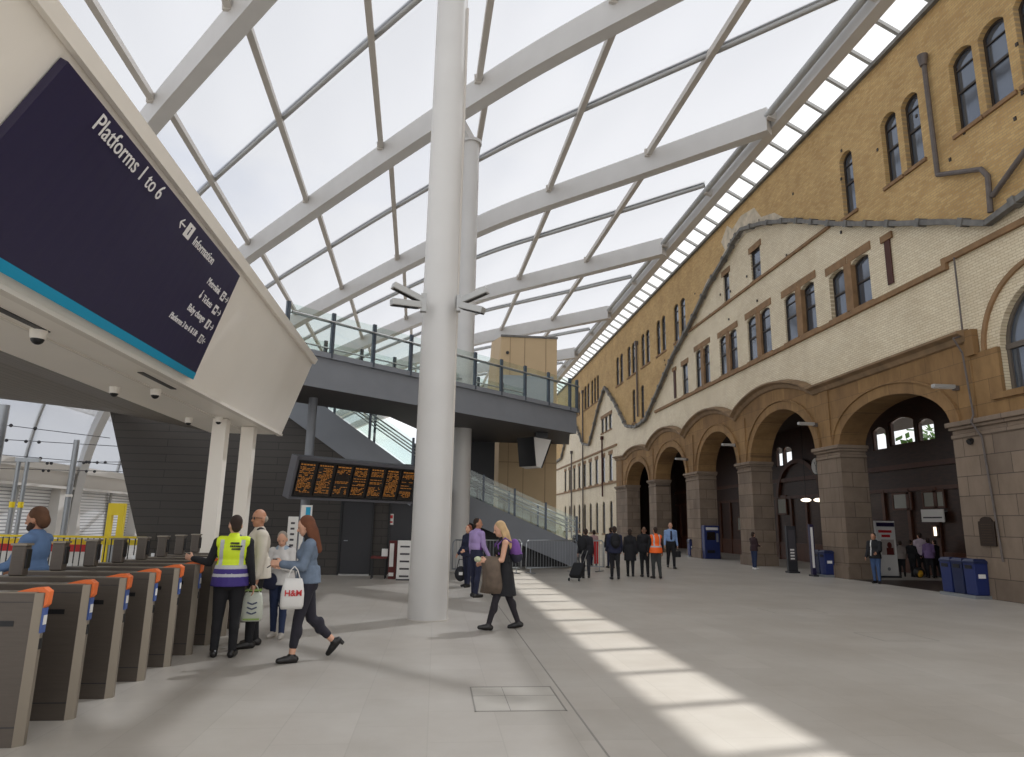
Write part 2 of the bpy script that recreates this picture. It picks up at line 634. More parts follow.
# ------------------------------------------------------------------ the old building (right)
SCAR = [(8.0, 8.3), (11.5, 9.5), (14.25, 9.45), (15.23, 9.6), (16.79, 10.35), (18.42, 11.04), (21.62, 12.49), (24.81, 14.1), (27.3, 15.1), (29.31, 15.7), (30.35, 15.5), (30.74, 15.24), (33.65, 14.37),
        (36.61, 12.98), (39.41, 11.94), (42.74, 10.18), (45.44, 8.79), (47.79, 8.62), (50.26, 9.02), (53.66, 11.46), (56.84, 13.33), (59.11, 12.13), (61.56, 10.19), (63.28, 8.99),
        (66.0, 9.4), (69.5, 11.8), (72.0, 13.2), (75, 11), (78, 9), (84, 8.8), (97, 8.6)]
SCAR[0:3] = [(6.0, 10.6), (11.5, 10.2), (13.4, 9.9)]
WY0, WY1, WTOP = 6.0, 96, 17.25


def arch_pts(y0, y1, zs, zc, n=12):
    """from y0 to y1 over the crown (half ellipse)"""
    c, r = (y0 + y1) / 2, (y1 - y0) / 2
    return [(c - r * math.cos(PI * i / n), zs + (zc - zs) * math.sin(PI * i / n)) for i in range(n + 1)]


def opening(y0, y1, z0, z1, rise=0.0):
    if rise <= 0:
        return [(y0, z0), (y1, z0), (y1, z1), (y0, z1)]
    c = (y0 + y1) / 2
    r = (y1 - y0) / 2
    R = (r * r + rise * rise) / (2 * rise)
    a = math.asin(min(1, r / R))
    arc = [(c + R * math.sin(a - 2 * a * i / 8), z1 - R + R * math.cos(a - 2 * a * i / 8)) for i in range(9)]
    return [(y0, z0), (y1, z0)] + arc


# window openings: (y0,y1,z0,z1,rise)
WIN_Y = []                                   # in the yellow brick
WIN_W = []                                   # in the cream brick
LABELS = {}


def addw(lst, y0, y1, z0, z1, rise, label, group=None):
    lst.append((y0, y1, z0, z1, rise, label, group))


for y0, y1, lab in ((20.75, 21.5, 'lone arched sash window high in yellow brick beside the scar peak'),
                    (17.33, 18.1, 'right-hand arched sash of the second high pair in yellow brick'),
                    (18.36, 19.13, 'left-hand arched sash of the second high pair in yellow brick'),
                    (14.05, 14.92, 'right-hand arched sash of the high pair nearest the drainpipe'),
                    (15.15, 16.02, 'left-hand arched sash of the high pair nearest the drainpipe'),
                    (12.0, 12.75, 'cropped arched sash at the far right end, outer of its pair'),
                    (13.0, 13.75, 'cropped arched sash at the top right corner of the view')):
    addw(WIN_Y, y0, y1, 12.65, 15.08, 0.22, lab)
far_pairs = [(37.5, 39.5, 2), (41.1, 42.95, 2), (44.5, 46.45, 2), (48.0, 50.1, 2), (51.4, 53.5, 2), (59.6, 62.8, 3), (63.5, 65.9, 2), (68.0, 70.0, 2)]
for n, (y0, y1, c) in enumerate(far_pairs):
    w = (y1 - y0 - 0.3 * (c - 1)) / c
    for q in range(c):
        a = y0 + q * (w + 0.3)
        addw(WIN_Y, a, a + w, 12.7, 15.1, 0.18, 'narrow arched sash of the %s small group along the upper yellow brick, %s' % (
            ('first', 'second', 'third', 'fourth', 'fifth', 'sixth', 'seventh', 'eighth')[n], ('right one', 'left one' if c == 2 else 'middle one', 'left one')[q]))
addw(WIN_Y, 46.05, 46.8, 9.05, 11.45, 0.15, 'narrow low window in yellow brick valley between the scars, right one')
addw(WIN_Y, 48.2, 48.95, 9.05, 11.55, 0.15, 'narrow low window in yellow brick valley between the scars, left one')
for n, (y0, y1, zt) in enumerate(((20.4, 22.8, 11.06), (23.8, 26.15, 11.3), (27.4, 29.65, 11.38), (30.82, 32.9, 11.35), (34.25, 36.25, 11.45))):
    w = (y1 - y0 - 0.38) / 2
    o_ = ('nearest', 'second', 'third', 'fourth', 'fifth')[n]
    addw(WIN_W, y0, y0 + w, 9.2, zt - 0.1, 0.14, 'right sash of the %s stone framed pair in the cream wall' % o_, 'pair')
    addw(WIN_W, y1 - w, y1, 9.2, zt - 0.1, 0.14, 'left sash of the %s stone framed pair in the cream wall' % o_, 'pair')
addw(WIN_W, 37.5, 38.4, 9.2, 11.0, 0.0, 'single sash window left of the five pairs in the cream wall')
addw(WIN_W, 27.97, 28.9, 12.85, 14.3, 0.0, 'small square headed window right of centre in the big cream gable')
addw(WIN_W, 31.35, 32.05, 12.85, 14.3, 0.0, 'small square headed window left of centre in the big cream gable')
for q in range(3):
    addw(WIN_W, 55.2 + q * 1.35, 56.2 + q * 1.35, 9.5, 10.75, 0.0, 'small window of the far gable triple, %s' % ('right one', 'middle one', 'left one')[q])
# far wing beyond the arcade: two storeys of windows
for n in range(9):
    a = 55.2 + n * 2.55
    addw(WIN_W, a, a + 1.1, 5.0 + 0.2, 7.4, 0.0, 'first floor window of the far wing, number %s beyond the arcade' % ('one', 'two', 'three', 'four', 'five', 'six', 'seven', 'eight', 'nine')[n])
    addw(WIN_W, a + 0.05, a + 1.05, 0.9, 3.6, 0.45, 'arched ground floor window of the far wing, number %s beyond the arcade' % ('one', 'two', 'three', 'four', 'five', 'six', 'seven', 'eight', 'nine')[n])

HOODY = [(13.0, 6.95), (16.4, 6.95), (24.3, 6.92)]


def bump(y0, y1, zlo, zhi, n=12):
    return [(y0 + (y1 - y0) * i / n, zlo + (zhi - zlo) * math.sin(PI * i / n) ** 0.75) for i in range(1, n + 1)]


HOOD = [(16.45, 6.98), (24.25, 6.92)] + bump(24.3, 31.2, 6.92, 7.74) + bump(31.2, 38.1, 6.9, 7.74) + bump(38.1, 44.9, 6.86, 7.7) + bump(44.9, 50.6, 6.8, 7.2) + [(53.6, 6.95)]
# big round window at the near end
BW_C, BW_Z, BW_R = 14.05, 6.3, 1.5
big = [(BW_C - BW_R, 5.15), (BW_C + BW_R, 5.15)] + [(BW_C + BW_R * math.cos(PI * i / 16), BW_Z + BW_R * math.sin(PI * i / 16)) for i in range(17)]

scar_in = [p for p in SCAR if WY0 <= p[0] <= WY1]
yellow_outer = [(WY0, 17.25)] + scar_in + [(WY1, SCAR[-1][1]), (WY1, 17.25)]
yel = MB().poly_yz(yellow_outer, [opening(*w[:5]) for w in WIN_Y], WX + 0.03, 0.34)
tag(yel.build('wall_right', M['yellow']), 'upper wall of yellow stock brick under the roof edge', kind='structure')
white_outer = [(WY0, 4.7), (16.45, 4.7)] + HOOD + [(53.6, 0.0), (WY1, 0.0), (WY1, SCAR[-1][1])] + list(reversed(scar_in))
wh = MB().poly_yz(white_outer, [opening(*w[:5]) for w in WIN_W] + [big], WX + 0.05, 0.34)
tag(wh.build('wall_right_cream', M['white']), 'cream painted brick wall with the ghost outline of old gables', kind='structure')

# building mass behind the faces (keeps the sun off the concourse)
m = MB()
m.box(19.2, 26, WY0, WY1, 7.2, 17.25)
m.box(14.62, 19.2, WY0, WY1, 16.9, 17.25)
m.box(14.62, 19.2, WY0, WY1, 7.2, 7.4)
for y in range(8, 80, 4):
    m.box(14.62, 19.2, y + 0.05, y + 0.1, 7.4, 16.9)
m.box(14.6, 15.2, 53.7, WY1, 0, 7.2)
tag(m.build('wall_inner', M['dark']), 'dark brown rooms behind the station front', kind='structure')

# ------------------------------------------------------------------ arcade
ARCH = [(17.36, 22.75, 4.5, 5.86), (24.3, 29.74, 4.5, 6.52), (31.17, 36.08, 4.5, 6.45), (38.05, 43.52, 4.5, 6.42), (45.02, 50.4, 4.5, 6.1)]
outer = [(16.45, 4.5)]
for a in ARCH:
    outer += arch_pts(*a, n=18)
outer += [(53.6, 4.5)] + list(reversed(HOOD))
AX = WX - 0.06
tag(MB().poly_yz(outer, [], AX, 0.95).build('wall_arcade', M['buff']), 'buff stone arcade wall with five round headed arches', kind='structure')
# arch mouldings
for n, a in enumerate(ARCH):
    m = MB()
    pin = arch_pts(*a, n=22)
    rings = []
    for i, p in enumerate(pin):
        q0, q1 = V(pin[max(0, i - 1)]), V(pin[min(len(pin) - 1, i + 1)])
        tg = (q1 - q0).normalized()
        nn = V((-tg.y, tg.x))
        if nn.y < 0:
            nn = -nn
        if i in (0, len(pin) - 1):
            nn = V((-1 if i == 0 else 1, 0))
        pp = V(p)
        o1 = pp + nn * 0.0
        o2 = pp + nn * 0.34
        o3 = pp + nn * 0.40
        rings.append([V((AX - 0.002, o1.x, o1.y)), V((AX - 0.05, o1.x, o1.y)), V((AX - 0.05, o2.x, o2.y)), V((AX - 0.10, o2.x, o2.y)), V((AX - 0.10, o3.x, o3.y)), V((AX - 0.002, o3.x, o3.y))])
    m.loft(rings, closed=True)
    tag(m.build('trim_%d' % (n + 2), M['buff'], fixn=True), 'moulded stone band around an arcade arch', kind='structure')
# hood cornice
m = MB()
rings = []
for (y, z) in HOOD:
    rings.append([V((AX + 0.02, y, z - 0.30)), V((AX - 0.08, y, z - 0.26)), V((AX - 0.14, y, z - 0.12)), V((AX - 0.30, y, z - 0.05)), V((AX - 0.30, y, z + 0.02)), V((AX + 0.06, y, z + 0.10))])
m.loft(rings)
tag(m.build('cornice', M['mould'], fixn=True), 'brown wavy stone cornice running over the arches', kind='structure')

# piers
PIERS = [(13.0, 17.36), (22.75, 24.3), (29.74, 31.17), (36.08, 38.05), (43.52, 45.02), (50.4, 53.6)]
plab = ['broad pier at the right carrying the bronze plaque', 'stone pier between the first and second arch, litter bins at its foot', 'stone pier between the second and third arch',
        'stone pier between the third and fourth arch, blue machine against it', 'narrow looking stone pier between the fourth and fifth arch', 'stone pier at the far end of the arcade']
for (y0, y1), lab in zip(PIERS, plab):
    t0 = thing('pier', lab, 'pier', (WX + 0.4, (y0 + y1) / 2, 0), kind='structure')
    if y0 < 14:
        mm = MB()
        mm.poly_yz([(WY0, 0), (y1, 0), (y1, 4.2), (WY0, 4.2)], [[(12.2, 1.25), (15.0, 1.25), (15.0, 3.75), (12.2, 3.75)]], AX - 0.03, 0.98)
        mm.build('shaft', M['pier'], t0)
        y0c = WY0
    else:
        m_ = MB().box(AX - 0.03, AX + 0.95, y0, y1, 0.42, 4.2)
        m_.box(AX - 0.10, AX + 1.0, y0 - 0.05, y1 + 0.05, 0, 0.42)
        o = m_.build('shaft', [M['pier'], M['pierx']], t0)
        for p in o.data.polygons:
            if abs(p.normal.y) > 0.8:
                p.material_index = 1
        y0c = y0
    m_ = MB()
    m_.box(AX - 0.06, AX + 0.97, y0c - 0.02, y1 + 0.03, 4.14, 4.26)
    m_.box(AX - 0.03, AX + 0.95, y0c, y1, 4.26, 4.38)
    m_.box(AX - 0.10, AX + 0.99, y0c - 0.05, y1 + 0.06, 4.38, 4.47)
    m_.box(AX - 0.17, AX + 1.02, y0c - 0.08, y1 + 0.1, 4.47, 4.60)
    m_.build('capital', M['pier'], t0, bevel=0.02)
    if y0 > 14:
        MB().box(AX - 0.05, AX + 0.0, (y0 + y1) / 2 - 0.3, (y0 + y1) / 2 + 0.3, 4.6, 6.65).build('pilaster', M['buff'], t0)
# buff stone round the big end window
m = MB().poly_yz([(WY0, 4.55), (16.45, 4.55), (16.45, 6.5), (WY0, 6.5)], [[(BW_C - BW_R, 5.15), (BW_C + BW_R, 5.15), (BW_C + BW_R, 6.6), (BW_C - BW_R, 6.6)]] if False else [], WX, 0.0) if False else MB()
m.poly_yz([(BW_C + BW_R, 4.55), (16.45, 4.55), (16.45, 6.35), (BW_C + BW_R, 6.35)], [], AX + 0.02, 0.1)
m.poly_yz([(WY0, 4.55), (BW_C + BW_R, 4.55), (BW_C + BW_R, 5.15), (WY0, 5.15)], [], AX + 0.02, 0.1)
m.poly_yz([(WY0, 5.15), (BW_C - BW_R, 5.15), (BW_C - BW_R, 6.35), (WY0, 6.35)], [], AX + 0.02, 0.1)
m.box(AX - 0.06, AX + 0.1, BW_C - BW_R - 0.3, BW_C + BW_R + 0.3, 5.0, 5.16)
m.box(AX - 0.08, AX + 0.1, 16.2, 16.5, 6.3, 7.0)
tag(m.build('trim_8', M['buff']), 'buff stone surround below the big round headed window', kind='structure')
m = MB()
rings = []
for i in range(25):
    a = PI * i / 24
    row = []
    for r, dx in ((1.92, 0.0), (1.92, -0.07), (2.04, -0.07), (2.04, 0.0)):
        row.append(V((WX + 0.05 + dx - 0.001, BW_C + r * math.cos(a), BW_Z + r * math.sin(a))))
    rings.append(row)
m.loft(rings)
tag(m.build('trim_9', M['brownstone'], fixn=True), 'brown brick ring over the big round headed window', kind='structure')

# string courses
m = MB()
m.box(WX - 0.06, WX + 0.1, 17.0, 43.6, 8.98, 9.14)
m.box(WX - 0.06, WX + 0.1, WY0, 17.0, 9.16, 9.32)
m.box(WX - 0.07, WX + 0.09, 16.92, 17.08, 8.97, 9.33)
tag(m.build('trim_10', M['brownstone']), 'brown string course under the cream wall windows', kind='structure')
m = MB().box(WX - 0.04, WX + 0.1, 22.4, 37.0, 12.7, 12.82)
tag(m.build('trim_11', M['brownstone']), 'thin brown string course across the big gable', kind='structure')
m = MB()
m.box(WX - 0.06, WX + 0.1, 53.6, WY1, 4.95, 5.1)
m.box(WX - 0.06, WX + 0.1, 53.6, WY1, 7.9, 8.05)
tag(m.build('trim_12', M['brownstone']), 'thin sill courses on the far wing', kind='structure')
# pale chipped plaster at the scar peak
m = MB()
pts = [(25.5, 14.5), (26.4, 15.2), (27.6, 15.55), (28.2, 16.3), (29.6, 16.55), (30.6, 16.3), (31.2, 16.75), (32.0, 16.2), (31.6, 15.6), (32.4, 15.2), (31.6, 14.95), (30.4, 15.3), (29.3, 15.5)]
m.poly_yz(pts, [], WX + 0.012, 0.03)
pts = [(33.5, 14.5), (33.9, 14.9), (34.7, 14.5), (35.2, 14.0), (34.8, 13.7)]
m.poly_yz(pts, [], WX + 0.012, 0.03)
tag(m.build('trim_13', mat('chipped pale plaster', (196, 184, 164), 0.9, vary=0.25, scale=2.5)), 'chipped pale plaster at the peak of the old gable outline', kind='structure')
m = MB()
for q in range(26):
    y = 12 + random.random() * 30
    z = 11.5 + random.random() * 4.5
    m.box(WX + 0.0, WX + 0.04, y, y + 0.07, z, z + 0.1)
tag(m.build('trim_14', M['sash']), 'old fixing holes scattered over the brick wall', kind='structure')

# flashing along the scar
fp = [p for p in SCAR if p[0] > 9]
m = MB()
for (a, b) in zip(fp, fp[1:]):
    A, B = V((WX - 0.13, *a)), V((WX - 0.13, *b))
    m.bar(A, B, 0.16, 0.2, up=V((1, 0, 0)))
    n_ = max(1, int((B - A).length / 1.1))
    for q in range(n_):
        c = A + (B - A) * ((q + 0.5) / n_)
        d = (B - A).normalized()
        m.bar(c - d * 0.09, c + d * 0.09, 0.24, 0.28, up=V((1, 0, 0)))
solo('gable_flashing', m, M['lead'], 'long zigzag grey lead flashing following the old gable outlines', 'flashing')
# pipes
solo('wall_pipe', MB().tube([(WX - 0.1, 16.76, 15.5), (WX - 0.1, 16.75, 11.8), (WX - 0.1, 15.23, 11.15), (WX - 0.1, 15.05, 10.85), (WX - 0.1, 15.12, 9.85)], 0.07).cyl((WX - 0.12, 16.76, 15.4), (WX - 0.12, 16.76, 15.75), 0.1, 0.15),
     M['ironpipe'], 'grey cranked rainwater pipe with hopper between the high window pairs', 'pipe', smooth=False)
solo('wall_pipe', MB().tube([(WX - 0.1, 15.0, 10.25), (WX - 0.1, 14.05, 10.8), (WX - 0.1, 12.6, 11.6), (WX - 0.1, 11.0, 12.5)], 0.07), M['ironpipe'], 'grey pipe rising diagonally to the right edge of the wall', 'pipe')
solo('wall_pipe', MB().tube([(WX - 0.12, 16.5, 9.15), (WX - 0.12, 16.52, 6.9), (AX - 0.36, 16.52, 6.8), (AX - 0.16, 16.5, 6.4), (AX - 0.1, 16.45, 4.7), (AX - 0.22, 16.42, 4.5), (AX - 0.07, 16.30, 4.1), (AX - 0.07, 16.12, 0.95)], 0.025), M['ironpipe'], 'thin conduit down the broad pier past the bronze plaque', 'pipe')
for y, z0, z1, lab in ((47.3, 9.3, 14.6, 'dark rainwater pipe down the yellow brick valley'), (58.2, 4.0, 8.9, 'dark rainwater pipe on the far wing beneath the small gable'), (66.2, 0.2, 14.5, 'dark rainwater pipe on the far wing right of the lift tower'), (72.0, 0.2, 9.0, 'dark rainwater pipe at the far end of the far wing')):
    solo('wall_pipe', MB().tube([(WX - 0.08, y, z1), (WX - 0.08, y, z0)], 0.07).box(WX - 0.2, WX + 0.03, y - 0.15, y + 0.15, z1, z1 + 0.3), M['rust'] if z0 == 4.0 else M['ironpipe'], lab, 'pipe')
# rust slots
for y0, y1, z0, z1, lab in ((19.22, 19.5, 9.4, 10.88, 'tall blocked slot with dark red infill right of the window pairs'), (39.5, 39.85, 9.3, 11.0, 'narrow blocked slot beside the far single window')):
    m = MB().box(WX + 0.0, WX + 0.03, y0, y1, z0, z1)
    t0 = thing('wall_slot', lab, 'blocked slot', (WX, (y0 + y1) / 2, z0))
    m.build('infill', M['rust'], t0)
    MB().box(WX - 0.03, WX + 0.04, y0 - 0.14, y1 + 0.14, z1, z1 + 0.22).build('lintel', M['brownstone'], t0)

# windows
wn = 0
for lst, wallx in ((WIN_Y, WX + 0.03), (WIN_W, WX + 0.05)):
    for (y0, y1, z0, z1, rise, lab, grp) in lst:
        wn += 1
        t0 = thing('window_%d' % wn, lab, None, (wallx, (y0 + y1) / 2, z0), kind='structure')
        op = opening(y0, y1, z0, z1, rise)
        fx = wallx + (0.16 if y0 < 25 else 0.07)
        c = V(((y0 + y1) / 2, (z0 + z1) / 2))
        inset = 0.07
        sy = 1 - 2 * inset / (y1 - y0)
        sz = 1 - 2 * inset / (z1 - z0)
        inner = [(c.x + (p[0] - c.x) * sy, c.y + (p[1] - c.y) * sz) for p in op]
        fr = MB().poly_yz(op, [inner], fx, 0.08)
        zm = z0 + (z1 - z0) * 0.52
        fr.box(fx - 0.01, fx + 0.07, y0 + inset, y1 - inset, zm - 0.035, zm + 0.035)
        if z1 - z0 > 2.0:
            fr.box(fx, fx + 0.06, y0 + inset, y1 - inset, z0 + (z1 - z0) * 0.8, z0 + (z1 - z0) * 0.8 + 0.04)
        fr.build('window_frame', M['sash'], t0)
        MB().poly_yz(inner, [], fx + 0.04, 0.01).build('pane', M['pane'], t0)
        s_ = MB().box(wallx - 0.07, wallx + 0.2, y0 - 0.1, y1 + 0.1, z0 - 0.1, z0 + 0.01)
        s_.build('window_sill', M['brownstone'], t0)
        if grp == 'pair' or (rise == 0 and z0 > 4):
            mm = MB().box(wallx - 0.03, wallx + 0.12, y0 - 0.16, y1 + 0.16, z1 + 0.0, z1 + 0.3)
            mm.build('lintel', M['brownstone'], t0)
        if grp == 'pair':
            side = (y1, y1 + 0.38) if 'right sash' in lab else None
            if side:
                MB().box(wallx - 0.025, wallx + 0.25, side[0] - 0.02, side[1] + 0.02, z0 + 0.01, z1).build('mullion', M['brownstone'], t0)

# the big round headed window and the pier window beneath it
wn += 1
t0 = thing('window_%d' % wn, 'big round headed window at the right edge of the cream wall', None, (WX, BW_C, 5.15), kind='structure')
inner = [(BW_C + (p[0] - BW_C) * 0.93, 6.4 + (p[1] - 6.4) * 0.94) for p in big]
fr = MB().poly_yz(big, [inner], WX + 0.22, 0.1)
fr.box(WX + 0.2, WX + 0.3, BW_C - BW_R, BW_C + BW_R, 6.26, 6.4)
for yy in (BW_C - 0.5, BW_C + 0.5):
    fr.box(WX + 0.2, WX + 0.3, yy - 0.05, yy + 0.05, 5.15, 6.3)
fr.build('window_frame', mat('weathered grey window frame', (96, 88, 80), 0.6), t0)
MB().poly_yz(inner, [], WX + 0.27, 0.01).build('pane', M['pane'], t0)
wn += 1
t0 = thing('window_%d' % wn, 'mullioned window in the broad pier at the right edge', None, (WX, 13.6, 1.25), kind='structure')
fr = MB()
for y in (12.2, 13.1, 14.05, 14.95):
    fr.box(AX + 0.25, AX + 0.4, y, y + 0.07, 1.25, 3.75)
for z in (1.25, 2.3, 2.75, 3.68):
    fr.box(AX + 0.25, AX + 0.4, 12.2, 15.0, z, z + 0.07)
fr.build('window_frame', mat('grey stone window bars', (120, 108, 96), 0.7), t0)
MB().box(AX + 0.32, AX + 0.34, 12.2, 15.0, 1.25, 3.75).build('pane', M['pane'], t0)

# ------------------------------------------------------------------ ticket hall behind the arcade
IX = 18.9
holes = [opening(17.55, 18.45, 4.35, 5.5, 0.15), opening(18.65, 19.95, 4.35, 5.8, 0.12), opening(20.1, 20.95, 4.35, 5.55, 0.15)]
holes = []
CLER = []
for px0, px1, pt, pb in ((918, 932.6, 416, 442), (890, 912.5, 413.5, 446.5), (873, 884.5, 425, 451), (783, 791, 445, 466), (776, 782, 446, 467)):
    a_, b_ = on(px0, pb, 'x', IX), on(px1, pt, 'x', IX)
    CLER.append((min(a_.y, b_.y), max(a_.y, b_.y), a_.z, b_.z))

for q in CLER:
    holes.append(opening(*q, 0.18))
m = MB().poly_yz([(WY0, 0), (53.5, 0), (53.5, 7.2), (WY0, 7.2)], holes, IX, 0.25)
tag(m.build('wall_hall', M['wood']), 'dark varnished timber wall inside the arcade', kind='structure')
for n, q in enumerate(CLER):
    wn += 1
    t0 = thing('window_%d' % wn, 'bright high window above the timber screen, %s seen through the arches' % ('leftmost through the first arch'.replace('leftmost', 'rightmost'), 'middle of three through the first arch', 'left of three through the first arch', 'right of two through the second arch', 'left of two through the second arch')[n], None, (IX, (q[0] + q[1]) / 2, q[2]), kind='structure')
    op = opening(*q, 0.18)
    c = V(((q[0] + q[1]) / 2, (q[2] + q[3]) / 2))
    inn = [(c.x + (p[0] - c.x) * 0.88, c.y + (p[1] - c.y) * 0.92) for p in op]
    MB().poly_yz(op, [inn], IX + 0.05, 0.1).build('window_frame', M['woodlight'], t0)
    MB().poly_yz(inn, [], IX + 0.1, 0.01).build('pane', M['skyglass'], t0)
m = MB()
m.box(IX - 0.12, IX + 0.0, WY0, 53.5, 4.1, 4.3)
m.box(IX - 0.08, IX + 0.0, WY0, 53.5, 3.2, 3.35)
m.box(IX - 0.06, IX + 0.0, WY0, 53.5, 0.0, 0.9)
yy = 12.0
while yy < 53:
    m.box(IX - 0.1, IX, yy - 0.09, yy + 0.09, 0, 3.3)
    yy += 1.55
tag(m.build('trim_15', M['woodlight']), 'timber mouldings and posts of the hall screen', kind='structure')
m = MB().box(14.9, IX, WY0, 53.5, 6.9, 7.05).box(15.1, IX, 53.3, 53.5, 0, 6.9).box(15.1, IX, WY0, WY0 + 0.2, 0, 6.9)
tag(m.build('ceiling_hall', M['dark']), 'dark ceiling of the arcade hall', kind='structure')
# ------------------------------------------------------------------ round columns
for x, y, top, r, lab in ((-0.08, 12.75, None, 0.345, 'tall white round steel column in the middle of the concourse, the nearer one'), (0.82, 24.75, None, 0.345, 'white round steel column just behind the front one, under the footbridge')):
    k = -2 if y < 20 else -1
    d = V((x, y, 0)) - V((RX0, RY0 + RSP * k, 0))
    t = d.dot(RD)
    off = RN * ((RIB_W * 0.5) - d.dot(RN))
    top = prof_at(t)[0] - 0.02
    t0 = thing('round_column', lab, 'column', (x, y, 0), kind='structure')
    m = MB().cyl((x, y, 0), (x, y, top - 0.7), r + 0.01, r - 0.03, 40)
    m.build('shaft', M['steel_white'], t0, smooth=True, auto=40)
    q = V((x, y, top)) + off
    m = MB().cyl((x, y, top - 0.72), (x, y, top - 0.6), r + 0.06, r + 0.06, 32)
    m.bar((x, y, top - 0.65), (q.x, q.y, top + 0.05), 0.32, 0.3)
    m.build('head_bracket', M['steel_white'], t0)
    MB().cyl((x, y, 0), (x, y, 0.02), r + 0.035, r + 0.035, 40).build('base_ring', M['purlin'], t0)
    if y < 20:
        MB().tube([(x + r * 0.93, y - 0.1, 0.02), (x + r * 0.93, y - 0.1, 12.4)], 0.03).build('cable_duct', M['purlin'], t0)

# spotlights on the front column
for (hx, hz, dx, dz, lab) in ((-0.98, 6.02, -0.45, 5.84, 'upper left arm spotlight on the front white column'), (-0.97, 5.60, -0.45, 5.64, 'lower left arm spotlight on the front white column'),
                              (0.80, 6.02, 0.30, 5.84, 'upper right arm spotlight on the front white column'), (0.72, 5.52, 0.30, 5.68, 'lower right arm spotlight on the front white column')):
    yy = 12.6 if hz > 5.9 else 12.32
    t0 = thing('arm_spotlight', lab, 'spotlight', (dx, yy, dz), 'arm spotlights on the front column')
    m = MB().bar((dx, yy, dz), (hx, yy - 0.25, hz), 0.16, 0.12)
    m.build('lamp_body', M['tube'], t0, bevel=0.01)
    m = MB().bar((dx + (hx - dx) * 0.1, yy - 0.02, dz - 0.06 + (hz - dz) * 0.1), (hx * 0.97 + dx * 0.03, yy - 0.24, hz - 0.06), 0.09, 0.02)
    m.build('lamp_glass', M['black'], t0)
    MB().box(min(dx, dx * 0.75), max(dx, dx * 0.75), yy - 0.06, yy + 0.08, dz - 0.12, dz + 0.12).build('clamp', M['tube'], t0)

# ------------------------------------------------------------------ canopy above the ticket gates
PB, PT = V((-3.65, 0, 3.6)), V((-3.0, 0, 5.38))     # lower and upper edge of the leaning face, running along y
CY0, CY1 = -3.0, 16.3
slope = (PT - PB)
SL = slope.length
su = slope.normalized()                              # up the face
sn = V((su.z, 0, -su.x))                             # outwards (towards the concourse, downwards)
t0 = thing('gate_canopy', 'long white leaning canopy box over the ticket gates', 'canopy', (-4.2, 8, 3.6))
m = MB()
prof = [(-5.25, 3.6), (-3.65, 3.6), (-3.0, 5.38), (-3.1, 5.46), (-5.25, 5.46)]
def PBy(y):
    return V((-3.865 + 0.0125 * y, y, 3.6))


def PTy(y):
    return V((-2.85 - 0.013 * y, y, 5.17 + 0.0135 * y))


m.loft([[V((-5.25, y, 3.6)), PBy(y), PTy(y), PTy(y) + V((-0.1, 0, 0.08)), V((-5.25, y, 5.3))] for y in [CY0 + (CY1 - CY0) * i / 30 for i in range(31)]])
m.build('canopy_body', M['canopy'], t0, fixn=True)
# rim along the top and along the soffit
m = MB()
m.loft([[PTy(yy) + V((x, 0, z)) for x, z in ((-0.02, -0.07), (0.04, -0.08), (0.10, 0.04), (-0.06, 0.10))] for yy in (CY0, CY1 + 0.01)])
m.build('top_rim', M['canopy'], t0, fixn=True)
m = MB()
m.loft([[PBy(yy) + V((x, 0, z)) for x, z in ((-0.08, -0.03), (0.03, -0.03), (0.03, 0.02), (-0.08, 0.02))] for yy in (CY0, CY1 + 0.01)])
m.box(-4.38, -4.34, CY0, CY1, 3.585, 3.602)
m.build('soffit_rib', M['soffit'], t0)
for xx, yy in ((-4.2, 6.9), (-4.05, 10.1)):
    MB().box(xx - 0.04, xx + 0.04, yy - 0.6, yy + 0.6, 3.59, 3.605).build('linear_vent', M['black'], t0)


def axes(y):
    s_ = (PTy(y) - PBy(y)).normalized()
    return s_, V((s_.z, 0, -s_.x))


def on_face(px, py, off=0.0):
    lo, hi = 2.0, 16.0

    def g(y):
        a, s_, n_ = PBy(y), *axes(y)
        return (on(px, py, 'y', y) - (a + n_ * off)).dot(n_)
    glo = g(lo)
    for _ in range(50):
        mid = (lo + hi) / 2
        if (g(mid) > 0) == (glo > 0):
            lo = mid
        else:
            hi = mid
    a, s_, n_ = PBy(lo), *axes(lo)
    return lo, (on(px, py, 'y', lo) - a).dot(s_)


YA, YB = on_face(68, 62, 0.08)[0], 9.95
U0, U1 = on_face(193, 379.5, 0.08)[1], on_face(240, 276, 0.08)[1]
YBb, YBt = on_face(193, 379.5, 0.08)[0], on_face(240, 276, 0.08)[0]
YB = 0.5 * (YBb + YBt)


def face(y, u, off):
    s_, n_ = axes(y)
    return PBy(y) + s_ * u + n_ * off


t0 = thing('platform_sign', 'huge navy wayfinding sign reading Platforms 1 to 6 on the white canopy', 'sign', face((YA + YB) / 2, U0, 0.0))
m = MB()
SY = [i / 24 for i in range(25)]


def sface(f, u, o):
    return face(YA + (YBb + (YBt - YBb) * (u - U0) / (U1 - U0) - YA) * f, u, o)


m.loft([[sface(y, U0 + 0.10, 0.012), sface(y, U0 + 0.10, 0.08), sface(y, U1, 0.08), sface(y, U1, 0.012)] for y in SY])
m.build('panel', M['navy'], t0, fixn=True)
m = MB()
m.loft([[sface(y, U0, 0.012), sface(y, U0, 0.085), sface(y, U0 + 0.10, 0.085), sface(y, U0 + 0.10, 0.012)] for y in SY])
m.build('stripe', M['cyan'], t0, fixn=True)
# text runs towards +y
TR = (PBy(1) - PBy(0)).normalized()


def sign_line(px, py, s, size, align, name, sq=0.9):
    y, u = on_face(px, py, 0.08)
    TU = axes(y)[0]
    mb = MB()
    put_text(mb, s, face(y, u, 0.092), TR, TU, size, align=align, squeeze=sq)
    mb.build(name, M['lettering'], t0)


